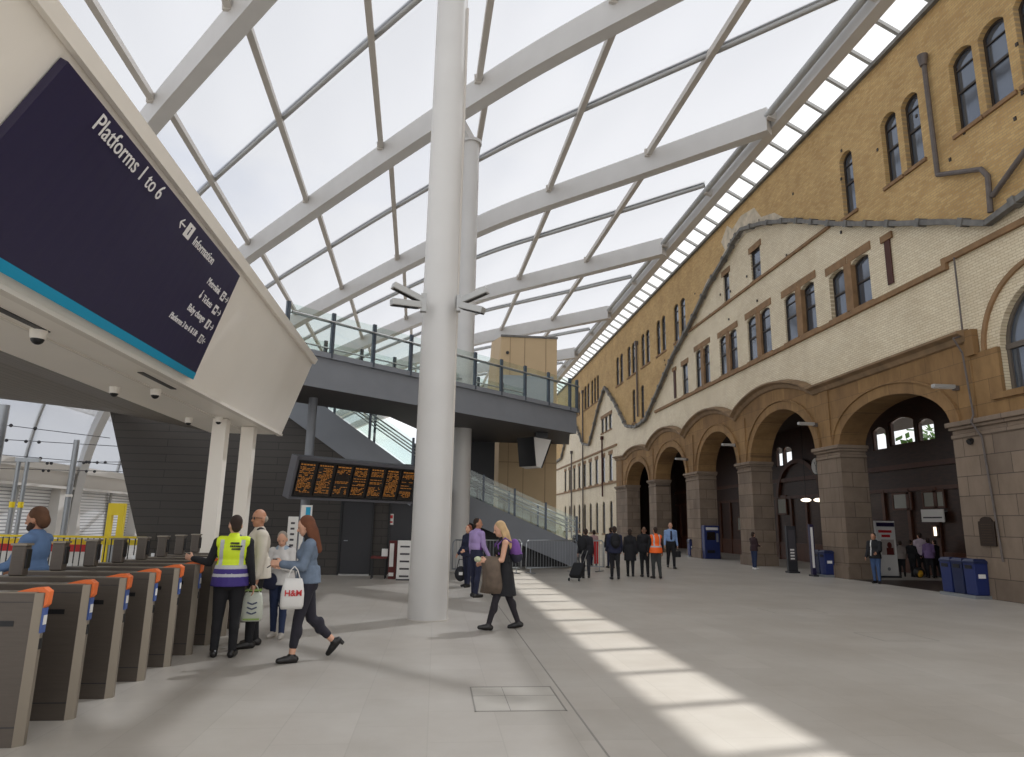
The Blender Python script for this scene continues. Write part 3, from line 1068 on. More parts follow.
def glyph_box(px, py, size, kind, arrow=None, aside=1):
    """white rounded pictogram tile with a navy figure, and an arrow beside it"""
    y, u = on_face(px, py, 0.08)
    c = face(y, u, 0.09)
    TU, sn = axes(y)
    mb = MB()
    h = size / 2
    mb.obox(c, TR, TU, sn, h, h, 0.002, 0)
    c2 = c + sn * 0.003
    if kind == 'i':
        mb.obox(c2 - TU * h * 0.15, TR, TU, sn, h * 0.13, h * 0.42, 0.002, 1)
        mb.obox(c2 + TU * h * 0.5, TR, TU, sn, h * 0.15, h * 0.13, 0.002, 1)
    elif kind == 'tram':
        mb.obox(c2, TR, TU, sn, h * 0.5, h * 0.55, 0.002, 1)
        mb.obox(c2 + TU * h * 0.15 + sn * 0.003, TR, TU, sn, h * 0.34, h * 0.2, 0.002, 0)
    elif kind == 'ticket':
        mb.obox(c2, TR, TU, sn, h * 0.62, h * 0.36, 0.002, 1)
    elif kind == 'baby':
        mb.obox(c2 - TU * h * 0.2, TR, TU, sn, h * 0.3, h * 0.4, 0.002, 1)
        mb.obox(c2 + TU * h * 0.45, TR, TU, sn, h * 0.2, h * 0.2, 0.002, 1)
    else:
        mb.obox(c2, TR, TU, sn, h * 0.55, h * 0.7, 0.002, 1)
        mb.obox(c2 + sn * 0.003, TR, TU, sn, h * 0.06, h * 0.6, 0.002, 0)
    if arrow:
        a = c + TR * (aside * size * 1.15)
        r_ = TR * (1 if arrow == 'R' else -1)
        w = size * 0.10
        mb.bar(a - r_ * h * 0.8, a + r_ * h * 0.8, w, 0.004, 0, up=sn)
        mb.bar(a + r_ * h * 0.85, a + r_ * h * 0.15 + TU * h * 0.65, w, 0.004, 0, up=sn)
        mb.bar(a + r_ * h * 0.85, a + r_ * h * 0.15 - TU * h * 0.65, w, 0.004, 0, up=sn)
    mb.build('pictogram', [M['lettering'], M['navy']], t0)


sign_line(90, 126, 'Platforms 1 to 6', 0.23, 'L', 'lettering')
sign_line(191, 243, 'Information', 0.165, 'L', 'lettering')
glyph_box(188.5, 231, 0.17, 'i', 'L', -1)
sign_line(217.3, 294.2, 'Metrolink', 0.135, 'R', 'lettering')
glyph_box(222.5, 296, 0.13, 'tram', 'R')
sign_line(209.3, 307.8, 'Tickets', 0.135, 'R', 'lettering')
glyph_box(214.7, 309.5, 0.13, 'ticket', 'R')
sign_line(201.8, 321.8, 'Baby change', 0.135, 'R', 'lettering')
glyph_box(207.2, 324, 0.13, 'baby', 'R')
sign_line(194.5, 336, 'Platforms 3 to 6 & Lift', 0.115, 'R', 'lettering')
glyph_box(200, 338.5, 0.12, 'lift', 'L', 1)
y_, u_ = on_face(200.5, 294.5, 0.08)
c_ = face(y_, u_, 0.09)
TU, sn = axes(y_)
mb = MB().cyl(c_ - TU * 0.02 - sn * 0.002, c_ - TU * 0.02 + sn * 0.002, 0.028, n=14)
mb.bar(c_ - TU * 0.01, c_ + TU * 0.045, 0.014, 0.004, up=sn)
mb.cyl(c_ + TU * 0.06 - sn * 0.002, c_ + TU * 0.06 + sn * 0.002, 0.012, n=10)
mb.build('pictogram', M['lettering'], t0)

# dome cameras under the canopy
for px, py, s, lab in ((39, 330, 1.0, 'dome camera under the white canopy, the big one at the left below the sign'), (115, 387, 0.9, 'dome camera under the canopy, the one beside the first linear vent'), (156, 389, 0.9, 'dome camera under the canopy, by the second linear vent'),
                       (189, 418, 0.8, 'dome camera near the back edge of the canopy soffit'), (219, 417, 0.8, 'dome camera closest to the white square posts')):
    p = on(px, py, 'z', 3.598)
    t0 = thing('dome_camera', lab, 'security camera', p, 'dome cameras under the canopy')
    MB().cyl(p, p - V((0, 0, 0.10)), 0.085 * s, 0.075 * s, 20).build('housing', M['canopy'], t0, smooth=True, auto=40)
    MB().ball(p - V((0, 0, 0.09)), (0.066 * s, 0.066 * s, 0.07 * s), 16, 10).build('dome', M['black'], t0, smooth=True)

# two white square posts under the canopy
for px, py, lab in ((222, 419, 'left one of two square white posts holding the gate canopy'), (249.5, 427, 'right one of two square white posts holding the gate canopy')):
    p = on(px, py, 'z', 3.6)
    t0 = thing('canopy_post', lab, 'post', (p.x, p.y, 0), kind='structure')
    MB().box(p.x - 0.13, p.x + 0.13, p.y - 0.13, p.y + 0.13, 0.0, 3.59).build('shaft', M['canopy'], t0)
    MB().box(p.x - 0.2, p.x + 0.2, p.y - 0.2, p.y + 0.2, 0.0, 0.03).build('base_plate', M['canopy'], t0)

# ------------------------------------------------------------------ dark clad wall and soffit behind the gates
WB = 22.5
W0 = on(110, 412, 'y', WB)
W1 = on(147, 556, 'y', WB)
m = MB()
zt = 5.75
S0, S1 = on(334, 413, 'y', WB), on(403, 464, 'y', WB)
wp = [(W1.x, 0), (0.22, 0), (0.22, S1.z), (S1.x, S1.z), (S0.x, S0.z), (S0.x - 1.2, 5.75), (-6.5, 5.75), (W0.x, W0.z)]
m.loft([[V((x, yy, z)) for x, z in wp] for yy in (WB, WB + 0.15)])
tag(m.build('wall_back', M['clad'], fixn=True), 'charcoal clad wall with a slanting left edge behind the gates', kind='structure')
for px0, py0, px1, py1 in ((150, 430, 168, 500), (188, 432, 205, 470)):
    pass
A0, B0 = V((-5.25, -3.0, 3.62)), V((-5.25, CY1, 3.62))
C0 = W0 + V((0, 0.0, 0))
D0 = on(-120, 384, 'y', 17.0)
m = MB()
m.add([A0, B0, C0, D0], [(0, 1, 2, 3)])
m.add([p + V((0, 0, 0.2)) for p in (A0, B0, C0, D0)], [(3, 2, 1, 0)])
m.add([C0, D0, C0 + V((0, 0, 0.2)), D0 + V((0, 0, 0.2))], [(0, 1, 3, 2)])
m.add([B0, C0, V((-1.0, WB, zt)), V((-3.5, CY1, 3.9))], [(0, 1, 2, 3)]) if False else None
tag(m.build('ceiling_soffit', M['clady']), 'charcoal board soffit sloping up behind the white canopy', kind='structure')
# doors in the dark wall
for n, (x0, x1, lab) in enumerate(((-2.95, -2.02, 'tall charcoal door in the dark wall under the departure board'), (-1.45, -0.75, 'second charcoal door in the dark wall carrying a white notice'))):
    t0 = thing('door_%d' % (n + 1), lab, None, ((x0 + x1) / 2, WB, 0), kind='structure')
    MB().box(x0, x1, WB - 0.05, WB - 0.01, 0.05, 2.25).build('door_leaf', M['charcoal'], t0)
    m = MB().box(x0 - 0.06, x0, WB - 0.09, WB, 0, 2.32).box(x1, x1 + 0.06, WB - 0.09, WB, 0, 2.32).box(x0 - 0.06, x1 + 0.06, WB - 0.09, WB, 2.25, 2.32)
    m.build('door_frame', M['black'], t0)
    m = MB().box(x0, x1, WB - 0.12, WB - 0.02, 0.0, 0.04)
    m.build('threshold', M['railsteel'], t0)
    MB().bar((x1 - 0.1 if n else x0 + 0.1, WB - 0.09, 1.05), (x1 - 0.22 if n else x0 + 0.22, WB - 0.09, 1.05), 0.02, 0.025).build('door_handle', M['galv'], t0)
p = on(391, 519, 'y', WB - 0.06)
m = MB().box(p.x - 0.08, p.x + 0.08, WB - 0.062, WB - 0.052, p.z - 0.18, p.z + 0.16)
m2 = MB()
t0 = thing('notice', 'small white notice on the second dark door', 'sign', (p.x, WB - 0.06, p.z))
m.build('sheet', M['paper'], t0)
MB().box(p.x - 0.055, p.x + 0.055, WB - 0.066, WB - 0.06, p.z + 0.02, p.z + 0.12).box(p.x - 0.055, p.x + 0.055, WB - 0.066, WB - 0.06, p.z - 0.12, p.z - 0.07).build('print', M['red'], t0)

# ------------------------------------------------------------------ footbridge
BE = V((0.743, 0.669, 0)).normalized()
BN = V((-0.669, 0.743, 0)).normalized()          # away from the camera
DZ = 5.8
BR = on(576.5, 412.6, 'z', DZ)                    # right end of the front edge
BL = BR - BE * 12.2
BWID = 2.5
t0 = thing('footbridge', 'slate grey steel footbridge with glass balustrades crossing the concourse', 'footbridge', (BR.x, BR.y, 0))


def bp(s, n, z):
    p = BR - BE * s + BN * n
    return V((p.x, p.y, z))


m = MB()
m.loft([[bp(s, 0, DZ), bp(s, 0, DZ - 0.8), bp(s, BWID, DZ - 0.8), bp(s, BWID, DZ)] for s in (0, 12.2)])
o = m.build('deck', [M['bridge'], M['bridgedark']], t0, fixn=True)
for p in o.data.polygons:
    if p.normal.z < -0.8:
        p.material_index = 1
qa, qb = bp(0.02, 0.3, 0), bp(7.4, BWID - 0.3, 0)
pl = [(qa.x, qa.y), (5.55, 28.84), (0.2, 28.84), (qb.x, qb.y)]
m = MB().loft([[V((x, y, 5.015)) for x, y in pl], [V((x, y, 5.785)) for x, y in pl]])
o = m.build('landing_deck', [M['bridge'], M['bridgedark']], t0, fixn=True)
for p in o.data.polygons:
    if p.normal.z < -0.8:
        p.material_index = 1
m = MB()
for n in (-0.04, BWID + 0.04):
    m.loft([[bp(s, n - 0.06, DZ), bp(s, n + 0.06, DZ), bp(s, n + 0.06, DZ + 0.14), bp(s, n - 0.06, DZ + 0.14)] for s in (-0.05, 12.2)])
m.loft([[bp(s, n, DZ) for s, n in ()]]) if False else None
m.build('kerb', M['bridge'], t0, fixn=True)


def pix_s(px, py=400):
    """distance along the front edge of the bridge from its right end"""
    d = ray(px, py)
    nn = BN
    t = (BR - EYE).dot(nn) / d.dot(nn)
    return -((EYE + d * t) - BR).dot(BE)


ps = [pix_s(q, 395) for q in (309, 346, 382, 415.5)]
step = (ps[0] - ps[-1]) / 3
s = 0.06
front = [0.06, 0.5]
xs = sorted([pix_s(q, 395) for q in (547, 523.5, 499.5, 473)])
front += xs
s = xs[-1]
while s < 12:
    s += 1.33
    front.append(s)
post_proto = None


def balpost(px_, py_):
    global post_proto
    q = V((px_.x, px_.y, DZ))
    m = MB().obox(q + V((0, 0, 0.62)), BE, BN, V((0, 0, 1)), 0.05, 0.035, 0.62)
    m.obox(q + V((0, 0, 0.62)), BE, BN, V((0, 0, 1)), 0.02, 0.065, 0.60)
    m.build('balustrade_post', M['postgrey'], t0)


for s in front:
    balpost(bp(s, -0.06, 0), 0)
back = [0.06 + 1.33 * i for i in range(10)]
for s in back:
    balpost(bp(s, BWID + 0.06, 0), 0)
for n in (0.6, 1.25, 1.9):
    pass
m = MB()
for n in (-0.06, BWID + 0.06):
    m.loft([[bp(s, n - 0.008, DZ + 0.12), bp(s, n + 0.008, DZ + 0.12), bp(s, n + 0.008, DZ + 1.2), bp(s, n - 0.008, DZ + 1.2)] for s in (0.0, 12.1)])
m.loft([[bp(-0.008, n, DZ + 0.12), bp(0.008, n, DZ + 0.12), bp(0.008, n, DZ + 1.2), bp(-0.008, n, DZ + 1.2)] for n in (0, 0.9)])
m.build('glass_panel', M['glass'], t0, fixn=True)
m = MB()
for n, z in ((0.03, 1.0), (BWID - 0.03, 1.0), (-0.14, 0.98)):
    m.cyl(bp(0, n, DZ + z), bp(12.1, n, DZ + z), 0.025, n=8)
m.build('handrail', M['railsteel'], t0)

# grey round hanger posts under the bridge
for px, pt, pb, r, lab in ((313.5, 398, 461, 0.12, 'dark grey round post under the left end of the footbridge'),):
    p = on(px, pt, 'z', DZ - 0.8)
    t1 = thing('bridge_post', lab, 'post', (p.x, p.y, 0), kind='structure')
    MB().cyl((p.x, p.y, 0), (p.x, p.y, DZ - 0.8), r, n=18).build('shaft', M['bridge'], t1, smooth=True, auto=40)
    MB().cyl((p.x, p.y, 0), (p.x, p.y, 0.03), r + 0.08, n=18).build('base_plate', M['bridge'], t1)

# ------------------------------------------------------------------ stairs beyond the bridge
def inclined(name, y0, y1, xa, za, xb, zb, depth, label, steps=True, glass=True):
    """stair flight along x from (xa, za) down to (xb, zb), top edge of the stringer; closed stringers, treads, balustrade"""
    t1 = thing(name, label, 'stairs', ((xa + xb) / 2, (y0 + y1) / 2, 0))
    for yy in (y0, y1 - 0.1):
        m = MB()
        zlo = zb - depth
        pr = [(xa, za), (xb, zb), (xb, max(0, zb - depth)), (xa, za - depth)]
        m.loft([[V((x, yy, z)) for x, z in pr], [V((x, yy + 0.1, z)) for x, z in pr]])
        m.build('stringer', M['bridge'], t1, fixn=True)
    m = MB()
    n = max(3, int(abs(za - zb) / 0.17))
    for i in range(n):
        k0, k1 = i / n, (i + 1) / n
        x0, x1 = xa + (xb - xa) * k0, xa + (xb - xa) * k1
        z1 = za + (zb - za) * k1 - 0.1
        m.box(min(x0, x1), max(x0, x1) + 0.02, y0 + 0.1, y1 - 0.1, max(0, z1 - 0.06), z1)
        m.box(min(x0, x1) - 0.01, min(x0, x1) + 0.02, y0 + 0.1, y1 - 0.1, z1, z1 + abs(za - zb) / n)
    m.build('treads', M['bridgedark'], t1)
    for yy in (y0 + 0.05, y1 - 0.05):
        L = max(2, int(round(abs(xb - xa) / 1.25)))
        for i in range(L + 1):
            k = i / L
            x, z = xa + (xb - xa) * k, za + (zb - za) * k
            MB().box(x - 0.04, x + 0.04, yy - 0.04, yy + 0.04, z - 0.1, z + 1.05).build('balustrade_post', M['postgrey'], t1)
        m = MB()
        m.loft([[V((x, yy - 0.006, z + 0.06)), V((x, yy + 0.006, z + 0.06)), V((x, yy + 0.006, z + 1.0)), V((x, yy - 0.006, z + 1.0))] for x, z in ((xa, za), (xb, zb))])
        m.build('glass_panel', M['glass'], t1, fixn=True)
        sgn = -1 if yy < (y0 + y1) / 2 else 1
        for hz in (0.55, 0.78):
            MB().cyl((xa, yy - sgn * 0.07, za + hz), (xb + 0.15, yy - sgn * 0.07, zb + hz), 0.024, n=8).build('handrail', M['railsteel'], t1)
    return t1


YS = 26.6
P0, P1 = on(467, 495, 'y', YS), on(577, 544, 'y', YS)
q0 = on(452, 488, 'y', YS)
inclined('lower_stairs', YS, YS + 2.2, q0.x, q0.z, P1.x, P1.z, 1.0, 'lower stair flight with slate grey side and steel handrails beyond the crowd barriers')
YU = WB - 0.12
P2, P3 = on(284, 376.5, 'y', YU), on(412, 470, 'y', YU)
inclined('upper_stairs', YU, YU + 1.8, P2.x, P2.z, P3.x, P3.z, 1.15, 'upper stair flight with dark grey stringer and glass side seen under the footbridge')
# landing between the two flights
m = MB().box(P3.x + 0.22, 0.40, YU + 0.3, YS + 2.2, q0.z - 0.55, q0.z - 0.1)
solo('stair_landing', m, M['bridge'], 'grey stair landing hidden mostly behind the round columns', 'landing')
# dark recess under the landing / bridge
m = MB().box(-0.6, 2.36, 28.86, 28.95, 0, 5.4)
tag(m.build('wall_recess', M['charcoal']), 'dark wall of the recess beside the lift tower', kind='structure')
m = MB()  # sheet added so that the space under the stair reads dark
m.loft([[V((x, yy, z)) for x, z in ((q0.x, 0), (P1.x - 0.1, 0), (P1.x - 0.1, 0.05), (q0.x, q0.z - 0.8))] for yy in (YS + 1.0, YS + 1.1)])
tag(m.build('stair_dark_sheet', M['charcoal'], fixn=True), 'dark sheet added to darken the space under the lower stair flight', kind='structure')
# ------------------------------------------------------------------ lift tower
LY = 29.0
a0, a1 = on(501.5, 336, 'y', LY), on(557, 337, 'y', LY)
zt = a0.z
t0 = thing('lift_tower', 'beige clad lift tower rising behind the footbridge', 'lift tower', ((a0.x + a1.x) / 2, LY + 1.3, 0))
xl, xr = a0.x, a1.x
m = MB()
back_x = xl - 0.35
m.loft([[V((xl, LY, 0)), V((xr, LY, 0)), V((xr, LY + 2.4, 0)), V((xl - 0.9, LY + 2.4, 0))], [V((xl, LY, zt)), V((xr, LY, zt)), V((xr, LY + 2.4, zt + 0.35)), V((xl - 0.25, LY + 2.4, zt + 0.35))]])
m.build('shaft', M['beige'], t0, fixn=True)
m = MB()
for k in (0.16, 0.42, 0.80):
    x = xl + (xr - xl) * k
    m.box(x - 0.012, x + 0.012, LY - 0.012, LY, 0, zt)
m.box(xl, xr, LY - 0.012, LY, zt - 2.0, zt - 1.975)
m.box(xl, xr, LY - 0.012, LY, 4.2, 4.225)
m.build('joint_lines', M['beigejoint'], t0)
MB().box(xl - 0.03, xr + 0.03, LY - 0.05, LY + 0.02, zt - 0.03, zt + 0.06).build('roof_edge', M['lead'], t0)
MB().cyl((xl + 0.28, LY - 0.05, zt - 0.75), (xl + 0.28, LY, zt - 0.75), 0.07).build('camera_eye', M['black'], t0)
p = on(531, 392, 'y', LY)
MB().box(xl + 0.1, xr - 0.15, LY - 0.03, LY, 5.8, 8.0).box(xl + 0.3, xr - 0.35, LY - 0.05, LY - 0.03, 5.8, 7.8).build('lift_door', M['galv'], t0)

# hanging wedge sign under the right end of the bridge
pc = on(531, 436, 'z', 4.95)
t0 = thing('hanging_sign', 'dark V-shaped sign hanging under the right end of the footbridge', 'sign', pc)
yw = pc.y
Pq = lambda px, py, dy=0: on(px, py, 'y', yw + dy)
m = MB()
ends = [Pq(533.5, 437, -0.9), Pq(551, 440, -0.9), Pq(541, 468, -0.9), Pq(536, 466, -0.9)]
shift = BN * 0.75
m.loft([ends, [q + shift for q in ends]])
m.build('sign_body', M['whitewall'], t0, fixn=True)
m = MB()
for i0, i1, sg in ((0, 3, -1), (1, 2, 1)):
    m.loft([[ends[i0] + BN * k + BE * (sg * 0.05), ends[i0] + BN * k + BE * (sg * 0.005), ends[i1] + BN * k + BE * (sg * 0.005), ends[i1] + BN * k + BE * (sg * 0.05)] for k in (-0.02, 0.77)])
m.build('sign_face', M['black'], t0, fixn=True)
MB().box(ends[0].x + 0.1, ends[1].x - 0.1, ends[0].y + 0.1, ends[0].y + 0.5, ends[0].z - 0.02, DZ - 0.8).build('hanger', M['black'], t0)

# ------------------------------------------------------------------ departure board
BY = 17.9
BK = BY / 18.9
tl = on(299, 459.5, 'y', BY)
L = 4.2 * BK
nb = V((0.669, -0.743, 0))
updir = (V((0, 0, 1)) * 0.93 + nb * 0.26).normalized()
side = BE
hgt = 1.02 * BK
outn = side.cross(updir).normalized()
if outn.dot(nb) < 0:
    outn = -outn


def bd(s, u, o=0.0):
    return tl + side * s + updir * (u - hgt) + outn * o


tl = tl
t0 = thing('departure_board', 'long black departures board with seven amber screens under the footbridge', 'display board', bd(L / 2, 0))


def bdbox(mb, s0, s1, u0, u1, o0, o1, mi=0):
    mb.add([bd(s, u, o) for o in (o0, o1) for s, u in ((s0, u0), (s1, u0), (s1, u1), (s0, u1))], [(0, 1, 2, 3), (7, 6, 5, 4), (0, 4, 5, 1), (1, 5, 6, 2), (2, 6, 7, 3), (3, 7, 4, 0)], mi)


tl = tl + updir * 0
m = MB()
bdbox(m, 0, L, 0, hgt, -0.25, -0.03)
m.build('housing', M['black'], t0, fixn=True)
m = MB()
bdbox(m, -0.05, L + 0.05, hgt - 0.0, hgt + 0.08, -0.28, 0.02)
bdbox(m, -0.07, 0.0, -0.05, hgt + 0.08, -0.28, 0.02)
bdbox(m, -0.05, L + 0.05, -0.06, 0.0, -0.28, 0.0)
m.build('frame', mat('dark grey board frame', (88, 88, 94), 0.5), t0, fixn=True)
for q in range(7):
    s0 = (0.07 + q * 0.59) * BK
    m = MB()
    bdbox(m, s0, s0 + 0.47, 0.05, hgt - 0.06, -0.03, 0.0)
    scr = m.build('screen', M['screen'], t0, fixn=True)
    m = MB()
    rr = random.Random(q + 3)
    u = hgt - 0.13
    row = 0
    while u > 0.1:
        if not (q in (2, 3, 4, 6) and 4 < row < 15 and rr.random() < 0.6):
            s = s0 + 0.03
            while s < s0 + 0.41:
                w = 0.03 + rr.random() * 0.09
                e = min(s + w, s0 + 0.44)
                if row == 0 or rr.random() < 0.8:
                    bdbox(m, s, e, u, u + (0.035 if row == 0 else 0.018), 0.0005, 0.002)
                s = e + 0.02
        u -= 0.058 if row == 0 else 0.036
        row += 1
    m.build('screen_text', M['amber'], scr)

# ------------------------------------------------------------------ wall lamps on the arcade
for px, py, lab in ((958, 387, 'slim wall lamp on the arcade right of the first arch'), (817, 424, 'slim wall lamp between the first and second arch'), (737, 445, 'slim wall lamp between the second and third arch'), (688, 459, 'slim wall lamp between the third and fourth arch')):
    p = on(px, py, 'x', AX)
    t0 = thing('wall_lamp', lab, 'wall lamp', p, 'slim wall lamps on the arcade')
    MB().box(AX - 0.75, AX - 0.12, p.y - 0.07, p.y + 0.07, p.z - 0.05, p.z + 0.05).build('lamp_body', M['tube'], t0, bevel=0.01)
    MB().box(AX - 0.15, AX + 0.0, p.y - 0.05, p.y + 0.05, p.z - 0.1, p.z + 0.03).build('bracket', M['ironpipe'], t0)
    MB().box(AX - 0.72, AX - 0.15, p.y - 0.05, p.y + 0.05, p.z - 0.06, p.z - 0.05).build('lamp_glass', M['paper'], t0)

# bronze plaque
pa, pb = on(979, 521, 'x', AX - 0.03), on(998, 546, 'x', AX - 0.03)
m = MB()
y0, y1, z0, z1 = min(pa.y, pb.y), max(pa.y, pb.y), 1.32, 2.0
pl = [(y0, z0), (y1, z0), (y1, z1 - 0.06)] + [((y0 + y1) / 2 + 0.2 * math.cos(PI * i / 8), z1 - 0.06 + 0.12 * math.sin(PI * i / 8)) for i in range(9)] + [(y0, z1 - 0.06)]
m.poly_yz(pl, [], AX - 0.07, 0.045)
t0 = thing('plaque', 'dark bronze memorial plaque on the broad stone pier', 'plaque', (AX - 0.05, (y0 + y1) / 2, z0))
m.build('plate', M['bronze'], t0)
mm = MB()
for i in range(8):
    mm.box(AX - 0.074, AX - 0.07, y0 + 0.08, y1 - 0.08, z0 + 0.08 + i * 0.065, z0 + 0.1 + i * 0.065)
mm.build('raised_lines', mat('worn bronze', (70, 55, 43), 0.4, metal=0.5), t0)
m = MB().cyl((AX - 0.12, 16.7, 4.0), (AX - 0.02, 16.7, 4.05), 0.08)
solo('bracket_camera', m, M['black'], 'small dark camera under the capital of the broad pier', 'security camera')

# floor hatch
t0 = thing('floor_hatch', 'square access hatch with thin dark frame set in the floor', 'floor hatch', (0.86, 7.2, 0))
MB().box(0.44, 1.26, 6.75, 7.65, 0.0, 0.002).build('cover_plate', M['coverplate'], t0)
m = MB()
for a in ((0.42, 1.28, 6.72, 6.74), (0.42, 1.28, 7.66, 7.68), (0.42, 0.435, 6.72, 7.68), (1.265, 1.28, 6.72, 7.68), (0.42, 1.28, 7.29, 7.30), (0.75, 0.757, 6.72, 7.68)):
    m.box(*a, 0.0, 0.003)
m.build('frame', M['joint'], t0)
for x0, x1, y0, y1 in ((7.0, 7.9, 10.5, 11.3), (6.9, 8.0, 13.8, 14.6)):
    t0 = thing('floor_hatch', 'faint access hatch on the right side of the floor, %s' % ('nearer the camera' if y0 < 12 else 'farther off towards the arcade'), 'floor hatch', ((x0 + x1) / 2, (y0 + y1) / 2, 0))
    MB().box(x0, x1, y0, y1, 0, 0.0015).build('cover_plate', M['floor'], t0)
    MB().box(x0 - 0.012, x1 + 0.012, y0 - 0.012, y0, 0, 0.002).box(x0 - 0.012, x1 + 0.012, y1, y1 + 0.012, 0, 0.002).box(x0 - 0.012, x0, y0, y1, 0, 0.002).box(x1, x1 + 0.012, y0, y1, 0, 0.002).build('frame', M['joint'], t0)
tag(MB().box(-26.4, 14.0, 97.8, 98.0, 0, 4.2).build('wall_end', M['whitewall']), 'pale low wall closing the far end of the concourse', kind='structure')
# ------------------------------------------------------------------ ticket gates
def make_gate(x, y, label):
    """front nose at x=-3, running towards -x; y is the side facing the camera, 0.2 wide"""
    t0 = thing('ticket_gate', label, 'ticket gate', (x, y, 0), 'ticket gates in a row on the left')
    W = 0.14
    H = 1.10
    def sect(z, grow=0.0):
        # plan outline with chamfered nose
        return [V((x - 1.30 - grow, y, z)), V((x - 0.02, y, z)), V((x + 0.035, y + 0.05, z)), V((x + 0.035, y + W - 0.05, z)), V((x - 0.02, y + W, z)), V((x - 1.30 - grow, y + W, z))]
    m = MB().loft([sect(0.0), sect(0.14), sect(0.142), sect(H)])
    o = m.build('body', [M['gate'], M['gatelit']], t0, fixn=True)
    for p in o.data.polygons:
        if p.normal.x > 0.3 and abs(p.normal.z) < 0.2:
            p.material_index = 1  # nose faces get the lit tone painted on
    MB().box(x - 1.3, x - 0.02, y - 0.002, y + 0.001, 0.135, 0.143).build('seam', M['charcoal'], t0)
    MB().box(x - 1.3, x - 0.02, y - 0.002, y + 0.001, 1.03, 1.034).build('seam', M['charcoal'], t0)
    MB().box(x - 1.3, x - 0.01, y - 0.001, y + W, 1.098, 1.106).build('top_plate', M['gatelit'], t0)
    MB().box(x - 0.62, x - 0.14, y - 0.004, y + 0.002, 0.855, 0.895).build('flap_slot', M['black'], t0)
    # moulded orange cap over the nose
    m = MB()
    pr = [(x - 0.17, 1.10), (x - 0.17, 1.108), (x - 0.06, 1.135), (x + 0.02, 1.14), (x + 0.062, 1.11), (x + 0.058, 1.01), (x + 0.036, 0.985), (x + 0.036, 1.10)]
    m.loft([[V((a, yy, b)) for a, b in pr] for yy in (y + 0.035, y + W - 0.03)])
    m.build('reader_cap', M['orange'], t0, fixn=True, bevel=0.012)
    m = MB().box(x + 0.03, x + 0.044, y + 0.04, y + W - 0.04, 0.80, 0.985)
    pad = m.build('reader_panel', M['bluepad'], t0)
    MB().box(x + 0.043, x + 0.048, y + 0.048, y + W - 0.048, 0.86, 0.93).build('reader_label', M['paper'], pad)
    m = MB().box(x + 0.034, x + 0.04, y + 0.05, y + 0.09, 0.68, 0.76)
    m.build('coin_slot', M['black'], t0)
    # lower rear part, flaps and upright validator
    m = MB().box(x - 1.72, x - 1.28, y + 0.01, y + W - 0.01, 0.0, 1.0)
    m.build('rear_body', M['gate'], t0, bevel=0.01)
    m = MB().box(x - 1.06, x - 0.93, y + 0.015, y + W - 0.015, 1.107, 1.40)
    pod = m.build('validator_post', M['gate'], t0, bevel=0.015)
    MB().box(x - 0.931, x - 0.915, y + 0.035, y + W - 0.035, 1.18, 1.36).build('validator_face', M['black'], pod)
    MB().box(x - 1.07, x - 0.92, y + 0.008, y + W - 0.008, 1.395, 1.415).build('validator_top', M['gatelit'], pod)
    for q in (0, 1):
        MB().box(x - 1.69 + q * 0.10, x - 1.64 + q * 0.10, y + 0.06, y + W - 0.06, 1.0, 1.09).build('chrome_block', M['railsteel'], t0)
    MB().box(x - 1.52, x - 1.36, y + 0.05, y + W - 0.05, 1.0, 1.05).build('rear_cap', M['orange'], t0)
    for q in (0, 1):
        m = MB().bar((x - 0.8, y + (-0.005 if q == 0 else W + 0.005), 0.6), (x - 0.8, y + (-0.16 if q == 0 else W + 0.16), 0.6), 0.03, 0.5)
        m.build('flap', M['black'], t0, bevel=0.01)
    return t0


G0 = make_gate(-3.04, 5.87, 'ticket gate with orange cap nearest the camera, cut by the left edge')
gl = ['second ticket gate from the camera, orange cap and blue pad', 'third ticket gate from the camera in the receding row', 'fourth ticket gate from the camera in the receding row', 'fifth ticket gate from the camera, left of the yellow vest',
      'sixth ticket gate from the camera, beside the outstretched hand', 'seventh ticket gate, directly behind the person in yellow vest', 'eighth ticket gate, hidden mostly by the man in a beige jacket',
      'ninth ticket gate, only its upright post showing by the white post', 'farthest ticket gate, its small upright post showing against the dark wall']
for i, lab in enumerate(gl):
    copy_tree(G0, (-3.03, 5.87 + 0.715 * (i + 1), 0), label=lab)

# ------------------------------------------------------------------ tram side seen beyond the gates (left)
XB = -26.6
m = MB()
yy = 20.0
tag(MB().box(XB - 0.6, XB - 0.3, 16, 90, 0, 3.5).build('wall_left', M['shutter']), 'grey roller shutter wall beyond the tram tracks', kind='structure')
pl_ = [40.3 + 12.88 * i for i in range(-1, 4)]
for i, y in enumerate(pl_):
    for dy, w in ((-1.1, 0.7), (0.75, 0.9)):
        t0 = thing('wall_buttress', 'white flared buttress at the foot of a roof rib beyond the tracks, %s of group %s' % ('right' if dy > 0 else 'left', 'one two three four five'.split()[i]), 'buttress', (XB, y + dy, 0), 'white buttresses under the ribs', kind='structure')
        m = MB()
        m.loft([[V((XB - 0.4, y + dy - w, 0)), V((XB + 0.5, y + dy - w, 0)), V((XB + 0.5, y + dy + w, 0)), V((XB - 0.4, y + dy + w, 0))], [V((XB - 0.4, y + dy - w * 0.55, 3.5)), V((XB + 0.3, y + dy - w * 0.55, 3.5)), V((XB + 0.3, y + dy + w * 0.55, 3.5)), V((XB - 0.4, y + dy + w * 0.55, 3.5))]])
        m.build('shaft', M['whitewall'], t0, fixn=True)
m = MB().box(XB - 0.5, XB + 0.6, 16, 90, 3.45, 3.62)
m.loft([[V((XB - 0.3, yy, 3.62)), V((XB + 0.1, yy, 3.62)), V((XB + 0.5, yy, 4.6)), V((XB - 0.3, yy, 4.6))] for yy in (16, 90)])
